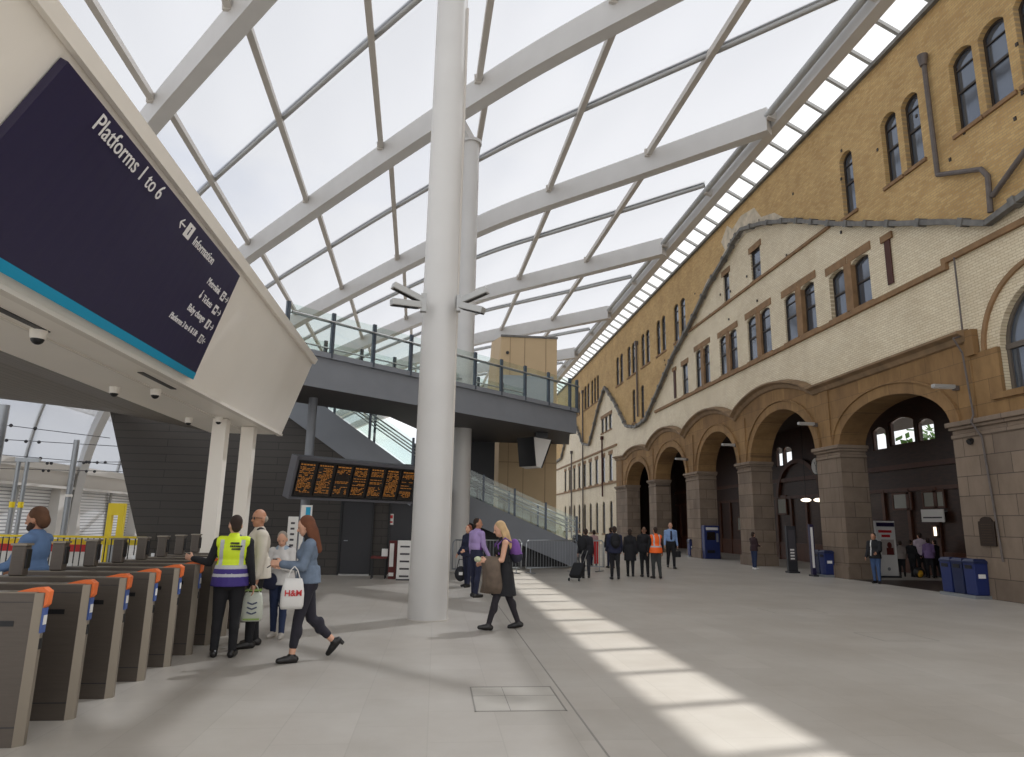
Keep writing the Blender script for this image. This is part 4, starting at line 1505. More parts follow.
m.box(XB - 0.3, XB + 0.7, 16, 90, 4.6, 5.1)
tag(m.build('trim_16', M['whitewall'], fixn=True), 'white gutter band above the shutter wall', kind='structure')
# cross pipes on the glazing (horizontal white members)
for z, tpos in ((7.3, None),):
    m = MB().box(XB + 0.9, XB + 1.3, 16, 90, 8.9, 9.35)
    solo('glazing_rail', m, M['steel_white'], 'white horizontal rail across the low glazing beyond the tracks', 'rail')
# poles
for px, pt, pb, Y, r, lab in ((5, 405, 545, 22, 0.14, 'thick grey pole at the left edge beyond the gates'), (19, 462, 545, 26, 0.07, 'left one of two thin grey poles behind the bearded man'), (28, 460, 545, 26, 0.07, 'right one of two thin grey poles behind the bearded man'),
                              (77, 440, 545, 30, 0.11, 'grey pole in front of the white buttresses')):
    pt_ = on(px, pt, 'y', Y)
    t0 = thing('tram_pole', lab, 'pole', (pt_.x, Y, 0))
    MB().cyl((pt_.x, Y, 0), (pt_.x, Y, pt_.z), r, n=12).build('shaft', M['galv'], t0, smooth=True, auto=40)
    MB().cyl((pt_.x, Y, 0), (pt_.x, Y, 0.1), r * 2, n=12).build('base', M['galv'], t0)
    if px in (28, 77, 19):
        MB().cyl((pt_.x, Y, 1.9 if px != 77 else 2.4), (pt_.x, Y, 2.1 if px != 77 else 2.5), r * 1.25, n=12).build('band', M['yellowp'] if px != 77 else M['whitewall'], t0)
    if px == 28:
        MB().bar((pt_.x - 0.4, Y, pt_.z), (pt_.x + 0.4, Y, pt_.z), 0.12, 0.14).build('crossarm', M['galv'], t0)
# overhead wires with insulators
for i, (p, q, Y, beads) in enumerate((((0, 424), (110, 438), 34, (0.1, 0.32)), ((0, 440), (130, 447), 36, (0.05, 0.2, 0.3)), ((0, 455), (135, 466), 38, (0.3, 0.64, 0.66)), ((0, 464), (135, 462), 40, (0.35, 0.38, 0.62, 0.72, 0.78)), ((0, 470), (135, 472), 42, (0.32, 0.36, 0.64, 0.7)))):
    A, B = on(p[0] - 20, p[1] - 2, 'y', Y), on(q[0], q[1], 'y', Y)
    t0 = thing('overhead_wire', 'thin overhead tram wire with dark insulators, %s one counted from the top' % 'first second third fourth fifth'.split()[i], 'overhead wire', (A + B) / 2)
    MB().cyl(A, B, 0.018, n=6).build('wire', M['charcoal'], t0)
    for k in beads:
        c = on(p[0] + (q[0] - p[0]) * k, p[1] + (q[1] - p[1]) * k, 'y', Y)
        MB().ball(c, (0.085, 0.07, 0.085), 10, 7).build('insulator', M['charcoal'], t0, smooth=True)
# yellow portal frame
Y = 26.0
a, b = on(107, 545, 'y', Y), on(125.5, 504, 'y', Y)
x0, x1, zt = a.x - 0.1, on(121, 545, 'y', Y).x, b.z
t0 = thing('portal_frame', 'bright yellow upright frame beyond the gates', 'frame', ((x0 + x1) / 2, Y, 0))
MB().box(x0, x0 + 0.16, Y - 0.08, Y + 0.08, 0, zt).build('upright', M['yellowp'], t0)
MB().box(x1 - 0.2, x1, Y - 0.08, Y + 0.08, 0, zt).build('upright', M['yellowp'], t0)
MB().box(x0 + 0.02, x1 - 0.02, Y - 0.09, Y + 0.09, zt - 0.4, zt + 0.02).build('header', M['yellowp'], t0)
MB().box(x0 + 0.16, x1 - 0.2, Y - 0.05, Y + 0.05, 0, zt - 1.2).build('lower_panel', M['galv'], t0)
# railing with yellow top rail
t0 = thing('tram_railing', 'black barred railing with yellow top rail beyond the gates', 'railing', (-11.5, 21, 0))
MB().box(-16.5, -8.2, 20.97, 21.03, 1.06, 1.12).build('top_rail', M['yellowp'], t0)
MB().box(-16.5, -8.2, 20.98, 21.02, 0.12, 0.16).build('bottom_rail', M['black'], t0)
m = MB()
x = -16.5
while x < -8.2:
    m.box(x, x + 0.025, 20.99, 21.01, 0.14, 1.07)
    x += 0.16
m.build('bars', M['black'], t0)
t0 = thing('hoarding', 'low red and white barrier board behind the railing', 'barrier', (-11.2, 21.6, 0))
MB().box(-13.6, -10.0, 21.55, 21.65, 0.65, 0.85).build('red_board', M['red'], t0)
MB().box(-15.5, -8.4, 21.66, 21.72, 0.85, 1.0).build('yellow_board', M['yellowp'], t0)
MB().box(-13.6, -10.0, 21.56, 21.64, 0.0, 0.65).build('white_board', M['paper'], t0)

# ------------------------------------------------------------------ crowd barriers
def barrier(pa, pb, label):
    a, b = fl(*pa), fl(*pb)
    d = (b - a)
    Ln = d.length
    d.normalize()
    n = V((-d.y, d.x, 0))
    t1 = thing('crowd_barrier', label, 'crowd barrier', (a + b) / 2, 'steel crowd barriers at the stair foot')
    z0, z1 = 0.18, 1.1
    m = MB().tube([a + V((0, 0, z0)), a + V((0, 0, z1 - 0.08)), a + d * 0.08 + V((0, 0, z1)), b - d * 0.08 + V((0, 0, z1)), b + V((0, 0, z1 - 0.08)), b + V((0, 0, z0)), a + V((0, 0, z0))], 0.022, 8)
    m.build('frame', M['galv'], t1, smooth=True)
    m = MB()
    k = 0.12
    while k < Ln - 0.05:
        m.cyl(a + d * k + V((0, 0, z0)), a + d * k + V((0, 0, z1)), 0.009, n=6, caps=False)
        k += 0.12
    m.build('bars', M['galv'], t1)
    for p in (a + d * 0.18, b - d * 0.18):
        MB().bar(p - n * 0.3 + V((0, 0, 0.02)), p + n * 0.3 + V((0, 0, 0.02)), 0.04, 0.03).bar(p + V((0, 0, 0.02)), p + V((0, 0, z0)), 0.04, 0.03).build('foot', M['galv'], t1)


barrier((452, 574.5), (521, 573.5), 'steel crowd barrier behind the blond woman, its left end by the round column')
barrier((526, 573.5), (577, 572), 'steel crowd barrier in front of the stair foot, left of the wheeled suitcase')
barrier((579, 570.5), (604, 572), 'steel crowd barrier end with red board, right of the wheeled suitcase')
p = fl(597, 571)
solo('red_board', MB().box(p.x - 0.07, p.x + 0.09, p.y + 0.15, p.y + 0.18, 0.25, 1.05), M['red'], 'small red board on the barrier right of the suitcase', 'board')

# ------------------------------------------------------------------ boards and posters near the dark door
p = fl(404, 580)
t0 = thing('notice_board', 'white upright notice board with grey lines beside the front column', 'notice board', p)
y = p.y
x0, x1 = on(397, 560, 'y', y).x, on(412, 560, 'y', y).x
zt = on(404, 540.5, 'y', y).z
MB().box(x0, x1, y - 0.02, y + 0.03, 0.02, zt).build('panel', M['paper'], t0)
for i in range(5):
    z = zt - 0.2 - i * 0.21
    MB().box(x0 + 0.08, x1 - 0.08, y - 0.026, y - 0.02, z, z + 0.05).build('printed_line', M['ink'], t0)
MB().box(x0, x1, y - 0.15, y + 0.15, 0, 0.03).build('foot', M['charcoal'], t0)
y = y + 0.5
x0, x1 = on(389, 560, 'y', y).x, on(396.5, 560, 'y', y).x
zt = on(392, 540.5, 'y', y).z
t0 = thing('display_stand', 'dark red display stand with a narrow white sheet, left of the white board', 'display stand', ((x0 + x1) / 2, y, 0))
MB().box(x0, x1, y - 0.2, y + 0.1, 0, zt).build('body', M['maroon'], t0)
MB().box(x0 + 0.02, x1 - 0.08, y - 0.215, y - 0.2, zt - 0.75, zt - 0.08).build('sheet', M['paper'], t0)
MB().box(x0 + 0.02, x1 - 0.06, y - 0.215, y - 0.2, zt - 1.02, zt - 0.92).build('label_strip', M['paper'], t0)
x0, x1 = on(371, 565, 'y', y).x, on(387, 565, 'y', y).x
t0 = thing('side_table', 'small dark red table with a white card by the display stand', 'table', ((x0 + x1) / 2, y, 0))
MB().box(x0, x1, y - 0.25, y + 0.25, 0.58, 0.64).build('tabletop', M['maroon'], t0)
for sx in (x0 + 0.04, x1 - 0.04):
    for sy in (y - 0.2, y + 0.2):
        MB().cyl((sx, sy, 0), (sx, sy, 0.58), 0.018, n=8).build('leg', M['black'], t0)
solo('card', MB().add([(x0 + 0.3, y - 0.1, 0.642), (x0 + 0.48, y - 0.1, 0.642), (x0 + 0.48, y - 0.05, 0.86), (x0 + 0.3, y - 0.05, 0.86), (x0 + 0.3, y - 0.04, 0.642), (x0 + 0.48, y - 0.04, 0.642)], [(0, 1, 2, 3), (4, 3, 2, 5), (0, 3, 4), (1, 5, 2), (0, 4, 5, 1)]), M['paper'], 'small white card standing on the red table', 'card')
# two poster stands behind the denim jacket
for (px0, px1, pt, Y, lab, mm_) in ((288.5, 298.5, 516.5, 14.6, 'narrow white poster stand behind the older woman', 'ink'), (301.5, 312.5, 505, 15.0, 'tall poster stand with blue top behind the woman in denim', 'cyan')):
    a, b = on(px0, pt, 'y', Y), on(px1, pt, 'y', Y)
    t0 = thing('poster_stand', lab, 'poster stand', ((a.x + b.x) / 2, Y, 0))
    MB().box(a.x, b.x, Y, Y + 0.03, 0.12, a.z).build('panel', M['paper'], t0)
    m = MB()
    if mm_ == 'cyan':
        m.box(a.x + 0.1, b.x - 0.03, Y - 0.006, Y, a.z - 0.3, a.z - 0.04)
    else:
        for i in range(7):
            m.box(a.x + 0.06, b.x - 0.06, Y - 0.006, Y, a.z - 0.15 - i * 0.11, a.z - 0.11 - i * 0.11)
    m.build('print', M[mm_], t0)
    MB().box(a.x - 0.03, b.x + 0.03, Y - 0.15, Y + 0.18, 0, 0.03).box((a.x + b.x) / 2 - 0.03, (a.x + b.x) / 2 + 0.03, Y, Y + 0.03, 0.02, 0.13).build('foot', M['charcoal'], t0)

# ------------------------------------------------------------------ along the arcade
def bins(px, py, n, s, label, tb=0):
    p = fl(px, py)
    for i in range(n):
        y = p.y + i * 0.46 * s
        t1 = thing('litter_bin', label[i], 'litter bin', (p.x, y, 0), 'blue recycling bins along the arcade')
        w = 0.21 * s
        m = MB().loft([[V((p.x + a * w * f, y + b * w * f, z)) for a, b in ((-1, -1), (1, -1), (1, 1), (-1, 1))] for z, f in ((0.08, 0.88), (0.12, 0.92), (0.95 * s, 1.0))])
        m.build('body', M['darkblue'] if i % 2 else M['blue'], t1, fixn=True, bevel=0.015)
        m = MB().loft([[V((p.x + a * w * f, y + b * w * f, z)) for a, b in ((-1, -1), (1, -1), (1, 1), (-1, 1))] for z, f in ((0.95 * s, 1.05), (1.0 * s, 1.05), (1.07 * s, 0.8))])
        m.build('lid', M['darkblue'], t1, fixn=True)
        MB().box(p.x - w - 0.012, p.x - w * 0.5, y - w * 0.6, y + w * 0.6, 0.8 * s, 0.9 * s).build('slot', M['black'], t1)
        MB().box(p.x - w * 0.5, p.x + w * 0.5, y - w - 0.006, y - w * 0.7, 0.55 * s, 0.66 * s).build('label_sheet', M['paper'], t1)
        MB().box(p.x - w - 0.06, p.x + w + 0.06, y - w - 0.02, y + w + 0.02, 0.0, 0.08).build('plinth', M['galv'], t1)


bins(979, 598.5, 3, 0.92, ['blue litter bin nearest the bronze plaque, with white label', 'dark blue litter bin, middle of the three by the broad pier', 'blue litter bin, farthest of the three by the broad pier'])
bins(828, 577, 2, 0.86, ['blue litter bin at the foot of the pier left of the red poster, nearer one', 'dark blue litter bin at the foot of that pier, farther one'])
bins(692, 557, 1, 0.9, ['small blue litter bin left of the blue machine'])

# blue machine
p = fl(712, 559)
t0 = thing('ticket_machine', 'blue ticket machine against the pier between third and fourth arch', 'ticket machine', p)
xr = p.x
pa = on(704.5, 540, 'y', p.y)
pb = on(720, 540, 'y', p.y)
zt = on(712, 525.5, 'y', p.y).z
MB().box(pa.x, pb.x, p.y, p.y + 0.6, 0, zt).build('cabinet', M['blue'], t0, bevel=0.03)
MB().box(pa.x + 0.1, pb.x - 0.1, p.y - 0.02, p.y, zt - 0.24, zt - 0.1).build('header', M['paper'], t0)
MB().box(pa.x + 0.14, pb.x - 0.26, p.y - 0.02, p.y, zt - 0.75, zt - 0.34).build('screen', M['screen'], t0)
MB().box(pb.x - 0.2, pb.x - 0.09, p.y - 0.02, p.y, zt - 0.85, zt - 0.4).build('keypad', M['galv'], t0)
MB().box(pa.x + 0.14, pb.x - 0.3, p.y - 0.02, p.y, 0.3, 0.45).build('tray', M['black'], t0)

# poster totems in the arches
def totem(px0, px1, pt, pb, label, body, kind):
    p0, p1 = fl(px0, pb), fl(px1, pb)
    Y = p0.y
    x0, x1 = p0.x, on(px1, pb, 'y', Y).x
    zt = on((px0 + px1) / 2, pt, 'y', Y).z
    t1 = thing('poster_totem', label, 'totem', ((x0 + x1) / 2, Y, 0))
    MB().box(x0, x1, Y, Y + 0.14, 0.06, zt).build('body', M[body], t1, bevel=0.01)
    MB().box(x0 - 0.02, x1 + 0.02, Y - 0.1, Y + 0.24, 0, 0.06).build('foot', M['charcoal'], t1)
    w = x1 - x0
    if kind == 'white':
        MB().box(x0 + 0.02, x1 - 0.02, Y - 0.012, Y, zt - 0.2, zt - 0.06).build('header_band', M['navy'], t1)
        m = MB()
        for i, (a, b, z) in enumerate(((0.1, 0.8, 0.42), (0.25, 0.7, 0.58))):
            m.box(x0 + a * w, x0 + b * w, Y - 0.012, Y, zt - z, zt - z + 0.09)
        m.build('headline', M['red'], t1)
        MB().box(x0 + 0.2 * w, x1 - 0.12 * w, Y - 0.01, Y, zt - 1.2, zt - 0.66).build('picture', mat('greyish picture', (176, 166, 160), 0.6), t1)
        m = MB().ball((x0 + 0.62 * w, Y - 0.012, zt - 0.86), (0.09, 0.008, 0.11), 12, 8).box(x0 + 0.45 * w, x0 + 0.82 * w, Y - 0.016, Y - 0.008, zt - 1.2, zt - 0.95)
        m.build('red_figure', M['maroon'], t1)
        MB().cyl((x0 + 0.5 * w, Y - 0.012, 0.3), (x0 + 0.5 * w, Y, 0.3), 0.06, n=16).build('emblem', M['galv'], t1)
    elif kind == 'screen':
        MB().box(x0 + 0.06, x1 - 0.06, Y - 0.012, Y, 0.45, zt - 0.15).build('poster', M['ink'], t1)
        m = MB()
        for i in range(4):
            m.box(x0 + 0.1, x1 - 0.12, Y - 0.02, Y - 0.012, 0.5 + i * 0.11, 0.56 + i * 0.11)
        m.build('print', M['paper'], t1)
    else:
        MB().box(x0 + 0.02, x1 - 0.05, Y - 0.012, Y, 0.3, zt - 0.1).build('poster', M['paper'], t1)


totem(880.5, 899.5, 521, 577.5, 'white poster totem with red figure in the mouth of the first arch', 'paper', 'white')
totem(789, 798.5, 526, 573, 'dark framed poster totem in the mouth of the second arch', 'charcoal', 'screen')
totem(813, 817, 524.5, 576.5, 'thin purple edged poster stand beside the bins under the second arch', 'navy', 'paper')
# white hanging sign over the queue
p0, p1 = on(943, 509, 'x', IX - 0.25), on(922, 522, 'x', IX - 0.25)
t0 = thing('hanging_notice', 'white notice hung above the people queuing inside the first arch', 'sign', (p0.x, (p0.y + p1.y) / 2, p1.z))
MB().box(p0.x, p0.x + 0.04, p0.y, p1.y, p1.z, p0.z).build('panel', M['paper'], t0)
MB().box(p0.x - 0.01, p0.x, p0.y + 0.1, p1.y - 0.1, p1.z + 0.14, p1.z + 0.19).build('print', M['ink'], t0)
MB().box(p0.x + 0.04, IX, p0.y + 0.1, p0.y + 0.14, p0.z - 0.1, p0.z - 0.06).build('bracket', M['galv'], t0)
# screen fields in the hall wall: glazed lights above the doors
for px0, px1, pt, pb, lab in ((894, 912, 495, 508, 'wide glazed light in the timber screen left of the white notice'), (924, 945, 493, 506, 'wide glazed light in the timber screen above the white notice'), (934, 941, 527, 536, 'bright small ticket window behind the queue'),
                              (755, 763, 519, 530, 'pale door window inside the third arch, left one'), (738, 746, 518, 530, 'pale door window inside the third arch, right one'), (778, 787, 497, 513, 'pale notice on the timber wall inside the second arch')):
    a, b = on(px0, pt, 'x', IX - 0.04), on(px1, pb, 'x', IX - 0.04)
    t0 = thing('screen_light', lab, 'glazed panel', (IX - 0.04, (a.y + b.y) / 2, b.z))
    y0, y1, z0, z1 = min(a.y, b.y), max(a.y, b.y), min(a.z, b.z), max(a.z, b.z)
    MB().box(IX - 0.07, IX - 0.03, y0, y1, z0, z1).build('pane', M['glowglass'] if px0 in (934,) else mat('pale ribbed glass', (150, 150, 140), 0.2), t0)  # ticket window pane is painted to glow, no lamp stands behind it
    m = MB().box(IX - 0.1, IX - 0.02, y0 - 0.08, y1 + 0.08, z1, z1 + 0.08).box(IX - 0.1, IX - 0.02, y0 - 0.08, y1 + 0.08, z0 - 0.08, z0).box(IX - 0.1, IX - 0.02, y0 - 0.08, y0, z0, z1).box(IX - 0.1, IX - 0.02, y1, y1 + 0.08, z0, z1)
    m.build('frame', M['woodlight'], t0)
# arched timber door head with clock in the second arch
ce = on(800, 492, 'x', IX)
m = MB()
rings = []
R_ = 2.3
for i in range(17):
    a = PI * i / 16
    rings.append([V((IX - dx, ce.y + r * math.cos(a), 3.3 + r * math.sin(a) * 0.85)) for r, dx in ((R_, 0), (R_, 0.16), (R_ - 0.25, 0.16), (R_ - 0.25, 0))])
m.loft(rings)
tag(m.build('trim_17', M['woodlight'], fixn=True), 'arched timber head over the hall doors', kind='structure')
pc = on(816, 466, 'x', IX - 1.2)
t0 = thing('wall_clock', 'round pale clock on the timber wall inside the second arch', 'clock', pc)
MB().cyl(pc, pc + V((0.08, 0, 0)), 0.42, n=28).build('case', M['black'], t0)
MB().cyl(pc - V((0.01, 0, 0)), pc, 0.38, n=28).build('dial', M['paper'], t0)
MB().bar(pc - V((0.015, 0, 0)), pc + V((-0.015, 0.1, 0.2)), 0.03, 0.01).bar(pc - V((0.015, 0, 0)), pc + V((-0.015, 0.02, -0.3)), 0.02, 0.01).build('hands', M['black'], t0)
MB().cyl((pc.x + 0.08, pc.y, pc.z), (IX, pc.y, pc.z), 0.05).build('arm', M['black'], t0)
# globe lamps in the hall
for px, py, lab in ((806, 500, 'pale dish lamp inside the second arch, left one'), (819, 500, 'pale dish lamp inside the second arch, right one')):
    p = on(px, py, 'x', 17.6)
    t0 = thing('pendant_lamp', lab, 'pendant lamp', p, 'dish lamps in the arcade hall')
    MB().ball(p, (0.24, 0.24, 0.09), 18, 8).build('shade', M['glowglass'], t0, smooth=True)
    MB().cyl(p, (p.x, p.y, 6.9), 0.012).build('rod', M['black'], t0)
# dark doormat recess in front of the first arch
tag(MB().box(WX - 0.05, 18.5, 17.6, 22.6, 0.0, 0.004).build('trim_18', M['bronze']), 'dark brown mat well in the mouth of the first arch', kind='structure')

# tree seen through the hall window
t0 = thing('street_tree', 'green tree outside, seen through the high window of the first arch', 'tree', (31.5, 40.0, 0))
MB().cyl((31.5, 40.0, 0), (31.5, 40.0, 4.5), 0.25, 0.15).build('trunk', M['bark'], t0)
m = MB()
rt = random.Random(5)
for i in range(420):
    c = V((31.5 + rt.gauss(0, 1.3), 40.0 + rt.gauss(0, 1.3), 6.3 + rt.gauss(0, 1.2)))
    a, b = V((rt.uniform(-1, 1), rt.uniform(-1, 1), rt.uniform(-1, 1))).normalized(), V((rt.uniform(-1, 1), rt.uniform(-1, 1), rt.uniform(-1, 1))).normalized()
    m.add([c - a * 0.3, c + b * 0.2, c + a * 0.3, c - b * 0.2], [(0, 1, 2, 3)])
m.build('foliage', M['leaf'], t0)

# ------------------------------------------------------------------ light
w = bpy.data.worlds.new('sky')
sc.world = w
w.use_nodes = True
nt = w.node_tree
bg = nt.nodes['Background']
tc = nt.nodes.new('ShaderNodeTexCoord')
mp = nt.nodes.new('ShaderNodeMapping')
mp.inputs['Scale'].default_value = (1.0, 1.0, 2.2)
nz = nt.nodes.new('ShaderNodeTexNoise')
nz.inputs['Scale'].default_value = 2.2
nz.inputs['Detail'].default_value = 7
nz.inputs['Roughness'].default_value = 0.55
rp = nt.nodes.new('ShaderNodeValToRGB')
rp.color_ramp.elements[0].position = 0.34
rp.color_ramp.elements[0].color = (0.58, 0.68, 0.86, 1)
rp.color_ramp.elements[1].position = 0.50
rp.color_ramp.elements[1].color = (1.0, 0.995, 0.985, 1)
nt.links.new(tc.outputs['Generated'], mp.inputs['Vector'])
nt.links.new(mp.outputs['Vector'], nz.inputs['Vector'])
nt.links.new(nz.outputs['Fac'], rp.inputs['Fac'])
sx = nt.nodes.new('ShaderNodeSeparateXYZ')
nt.links.new(tc.outputs['Generated'], sx.inputs[0])
mr = nt.nodes.new('ShaderNodeMapRange')
mr.inputs['From Min'].default_value = -0.35
mr.inputs['From Max'].default_value = 0.45
nt.links.new(sx.outputs['X'], mr.inputs['Value'])
mxs = nt.nodes.new('ShaderNodeMix')
mxs.data_type = 'RGBA'
nt.links.new(mr.outputs['Result'], mxs.inputs[0])
nt.links.new(rp.outputs['Color'], mxs.inputs[6])
mxs.inputs[7].default_value = (1.03, 1.015, 1.0, 1)
nt.links.new(mxs.outputs[2], bg.inputs['Color'])
bg.inputs['Strength'].default_value = 1.2
sun_d = bpy.data.lights.new('sun', 'SUN')
sun_d.energy = 5.0
sun_d.angle = math.radians(0.6)
sun_d.color = (1.0, 0.965, 0.91)
so = bpy.data.objects.new('sun', sun_d)
COL.objects.link(so)
so.rotation_euler = V((-0.636, -0.535, -1.0)).to_track_quat('-Z', 'Y').to_euler()
so.location = (30, 30, 40)
# ------------------------------------------------------------------ people
def remesh(name, mb, mats, parent, voxel, smooth_it=2, paint=None):
    me = bpy.data.meshes.new('tmp')
    me.from_pydata(mb.v, [], mb.f)
    me.update()
    o = bpy.data.objects.new('tmp', me)
    COL.objects.link(o)
    r = o.modifiers.new('r', 'REMESH')
    r.mode = 'VOXEL'
    r.voxel_size = voxel
    if smooth_it:
        s = o.modifiers.new('s', 'SMOOTH')
        s.iterations = smooth_it
        s.factor = 0.5
    dg = bpy.context.evaluated_depsgraph_get()
    out = bpy.data.meshes.new_from_object(o.evaluated_get(dg))
    bpy.data.objects.remove(o)
    bpy.data.meshes.remove(me)
    out.name = name
    if not isinstance(mats, (list, tuple)):
        mats = [mats]
    out.materials.clear()
    for m in mats:
        out.materials.append(m)
    for p in out.polygons:
        p.use_smooth = True
        p.material_index = paint(p.center) if paint else 0
    ob = bpy.data.objects.new(name, out)
    COL.objects.link(ob)
    if parent is not None:
        ob.parent = parent
        ORG[ob.name] = ORG[parent.name]
    return ob


class Fig:
    """figure in its own frame: x to its right, y forward, z up; 1.75 m tall before scaling"""

    def __init__(s, lean=0, legs=((0, 0), (0, 0)), arms=((0, 8, 10), (0, 8, 10)), head=(0, 0), female=False, fat=1.0, spread=0.0, toe=(0, 0)):
        s.female, s.fat = female, fat
        s.T = Matrix.Translation((0, 0, 0.95)) @ Matrix.Rotation(-math.radians(lean), 4, 'X') @ Matrix.Translation((0, 0, -0.95))
        nb = V((0, 0.0, 1.5))
        s.H = s.T @ Matrix.Translation(nb) @ Matrix.Rotation(math.radians(head[0]), 4, 'Z') @ Matrix.Rotation(-math.radians(head[1]), 4, 'X') @ Matrix.Translation(-nb)
        s.j = {}
        sw = 0.165 if female else 0.19
        for i, sd in enumerate((-1, 1)):
            hip = V((sd * 0.092, 0, 0.93))
            f, k = math.radians(legs[i][0]), math.radians(legs[i][1])
            sp = sd * spread
            d1 = V((sp, math.sin(f), -math.cos(f))).normalized()
            d2 = V((sp * 0.6, math.sin(f - k), -math.cos(f - k))).normalized()
            knee = hip + d1 * 0.44
            ank = knee + d2 * 0.41
            # foot pitch: toes relative to shank
            tp = math.radians(toe[i])
            fd = V((sd * 0.18, math.cos(tp), math.sin(tp))).normalized()
            s.j['hip', i], s.j['knee', i], s.j['ank', i], s.j['fd', i] = hip, knee, ank, fd
            a, b, e = (math.radians(q) for q in arms[i][:3])
            tw = math.radians(arms[i][3]) if len(arms[i]) > 3 else 0
            sh = V((sd * sw, -0.005, 1.405))
            rot = Matrix.Rotation(sd * -b, 3, 'Y') @ Matrix.Rotation(a, 3, 'X')
            rot = Matrix.Rotation(0, 3, 'Z') @ Matrix.Rotation(-b * sd, 3, 'Y') @ Matrix.Rotation(a, 3, 'X')
            ud = rot @ V((0, 0, -1))
            fdv = rot @ (Matrix.Rotation(tw * sd, 3, 'Z') @ (Matrix.Rotation(e, 3, 'X') @ V((0, 0, -1))))
            sdv = rot @ (Matrix.Rotation(tw * sd, 3, 'Z') @ V((1, 0, 0)))
            el = sh + ud * 0.285
            wr = el + fdv * 0.245
            T = s.T
            s.j['sh', i], s.j['el', i], s.j['wr', i] = T @ sh, T @ el, T @ wr
            R3 = T.to_3x3()
            s.j['fdv', i], s.j['side', i] = (R3 @ fdv).normalized(), (R3 @ sdv).normalized()
        low = 1e9
        for i in (0, 1):
            heel = s.j['ank', i] - s.j['fd', i] * 0.05
            toe_ = s.j['ank', i] + s.j['fd', i] * 0.17
            low = min(low, heel.z - 0.085, toe_.z - 0.075)
        s.dz = -low

    def region(s, mb, r, g=0.0, fine=True):
        T, H, f = s.T, s.H, s.fat
        R3, H3 = T.to_3x3(), H.to_3x3()
        e = lambda c, rad, M_=T, R_=R3: mb.ball(M_ @ V(c), [q + g for q in rad], 18, 12, rot=R_)
        c = lambda a, b, r0, r1: (mb.cyl(a, b, r0 + g, r1 + g, 14), mb.ball(a, r0 + g, 14, 9), mb.ball(b, r1 + g, 14, 9))
        if r == 'torso':
            if s.female:
                e((0, 0, 1.31), (0.145, 0.10, 0.15)); e((0, 0, 1.14), (0.125 * f, 0.092 * f, 0.14))
                e((-0.065, 0.075, 1.28), (0.065, 0.055, 0.065)); e((0.065, 0.075, 1.28), (0.065, 0.055, 0.065))
                c(T @ V((-0.13, -0.005, 1.40)), T @ V((0.13, -0.005, 1.40)), 0.052, 0.052)
            else:
                e((0, 0, 1.30), (0.172, 0.115 * f, 0.18)); e((0, 0.005, 1.12), (0.15 * f, 0.112 * f, 0.15))
                c(T @ V((-0.15, -0.005, 1.405)), T @ V((0.15, -0.005, 1.405)), 0.06, 0.06)
            c(T @ V((0, -0.01, 1.40)), T @ V((0, 0.0, 1.46)), 0.075, 0.06)
        elif r == 'neck':
            c(T @ V((0, -0.005, 1.42)), H @ V((0, 0.005, 1.54)), 0.056, 0.052)
        elif r == 'pelvis':
            e((0, -0.005, 0.98), (0.165 * f, 0.115 * f, 0.12), Matrix.Identity(4), Matrix.Identity(3))
            e((0, -0.01, 0.90), (0.16, 0.11, 0.09), Matrix.Identity(4), Matrix.Identity(3))
        elif r == 'head':
            e((0, 0.01, 1.645), (0.076, 0.096, 0.108), H, H3); e((0, 0.04, 1.585), (0.058, 0.062, 0.07), H, H3)
            e((0, 0.062, 1.548), (0.034, 0.034, 0.03), H, H3)
            c(H @ V((0, 0.098, 1.64)), H @ V((0, 0.118, 1.605)), 0.009, 0.014)
            for sd in (-1, 1):
                e((sd * 0.078, 0.0, 1.615), (0.012, 0.024, 0.034), H, H3)
        elif len(r) == 3 and r[:2] == 'ua':
            i = int(r[2]); c(s.j['sh', i], s.j['el', i], 0.05, 0.04)
            mb.ball(s.j['sh', i], 0.056 + g, 14, 9)
        elif len(r) == 3 and r[:2] == 'fa':
            i = int(r[2]); c(s.j['el', i], s.j['wr', i], 0.04, 0.028)
        elif len(r) == 3 and r[:2] == 'sl':                       # short sleeve
            i = int(r[2]); c(s.j['sh', i], s.j['sh', i].lerp(s.j['el', i], 0.62), 0.055, 0.05)
        elif len(r) == 3 and r[:2] == 'th':
            i = int(r[2]); c(s.j['hip', i], s.j['knee', i], 0.088 * f, 0.058)
        elif len(r) == 3 and r[:2] == 'ca':
            i = int(r[2]); c(s.j['knee', i], s.j['ank', i], 0.056, 0.038)
            m_ = s.j['knee', i].lerp(s.j['ank', i], 0.32)
            mb.ball(m_ - V((0, 0.015, 0)), (0.052 + g, 0.055 + g, 0.10 + g), 12, 9)
        elif len(r) == 3 and r[:2] == 'cs':                       # upper part of the calf only
            i = int(r[2]); c(s.j['knee', i], s.j['knee', i].lerp(s.j['ank', i], 0.72), 0.056, 0.045)
            mb.ball(s.j['knee', i].lerp(s.j['ank', i], 0.32) - V((0, 0.015, 0)), (0.055 + g, 0.058 + g, 0.10 + g), 12, 9)
        elif len(r) == 3 and r[:2] == 'ft':
            i = int(r[2]); a, d = s.j['ank', i], s.j['fd', i]
            dn = V((0, -d.z, d.y)).normalized() * -1
            c(a - d * 0.045 + dn * 0.045, a + d * 0.08 + dn * 0.045, 0.040, 0.042)
            c(a + d * 0.06 + dn * 0.048, a + d * 0.155 + dn * 0.052, 0.040, 0.030)
            c(a, a + dn * 0.04, 0.04, 0.042)
        elif len(r) == 3 and r[:2] == 'ha':
            i = int(r[2]); sd = -1 if i == 0 else 1
            w, d, sdv = s.j['wr', i], s.j['fdv', i], s.j['side', i]
            n = sdv.cross(d)                     # back/palm normal
            # palm is as wide as the hand along the forward axis when the arm hangs
            wd = n.normalized()
            pc = w + d * 0.05
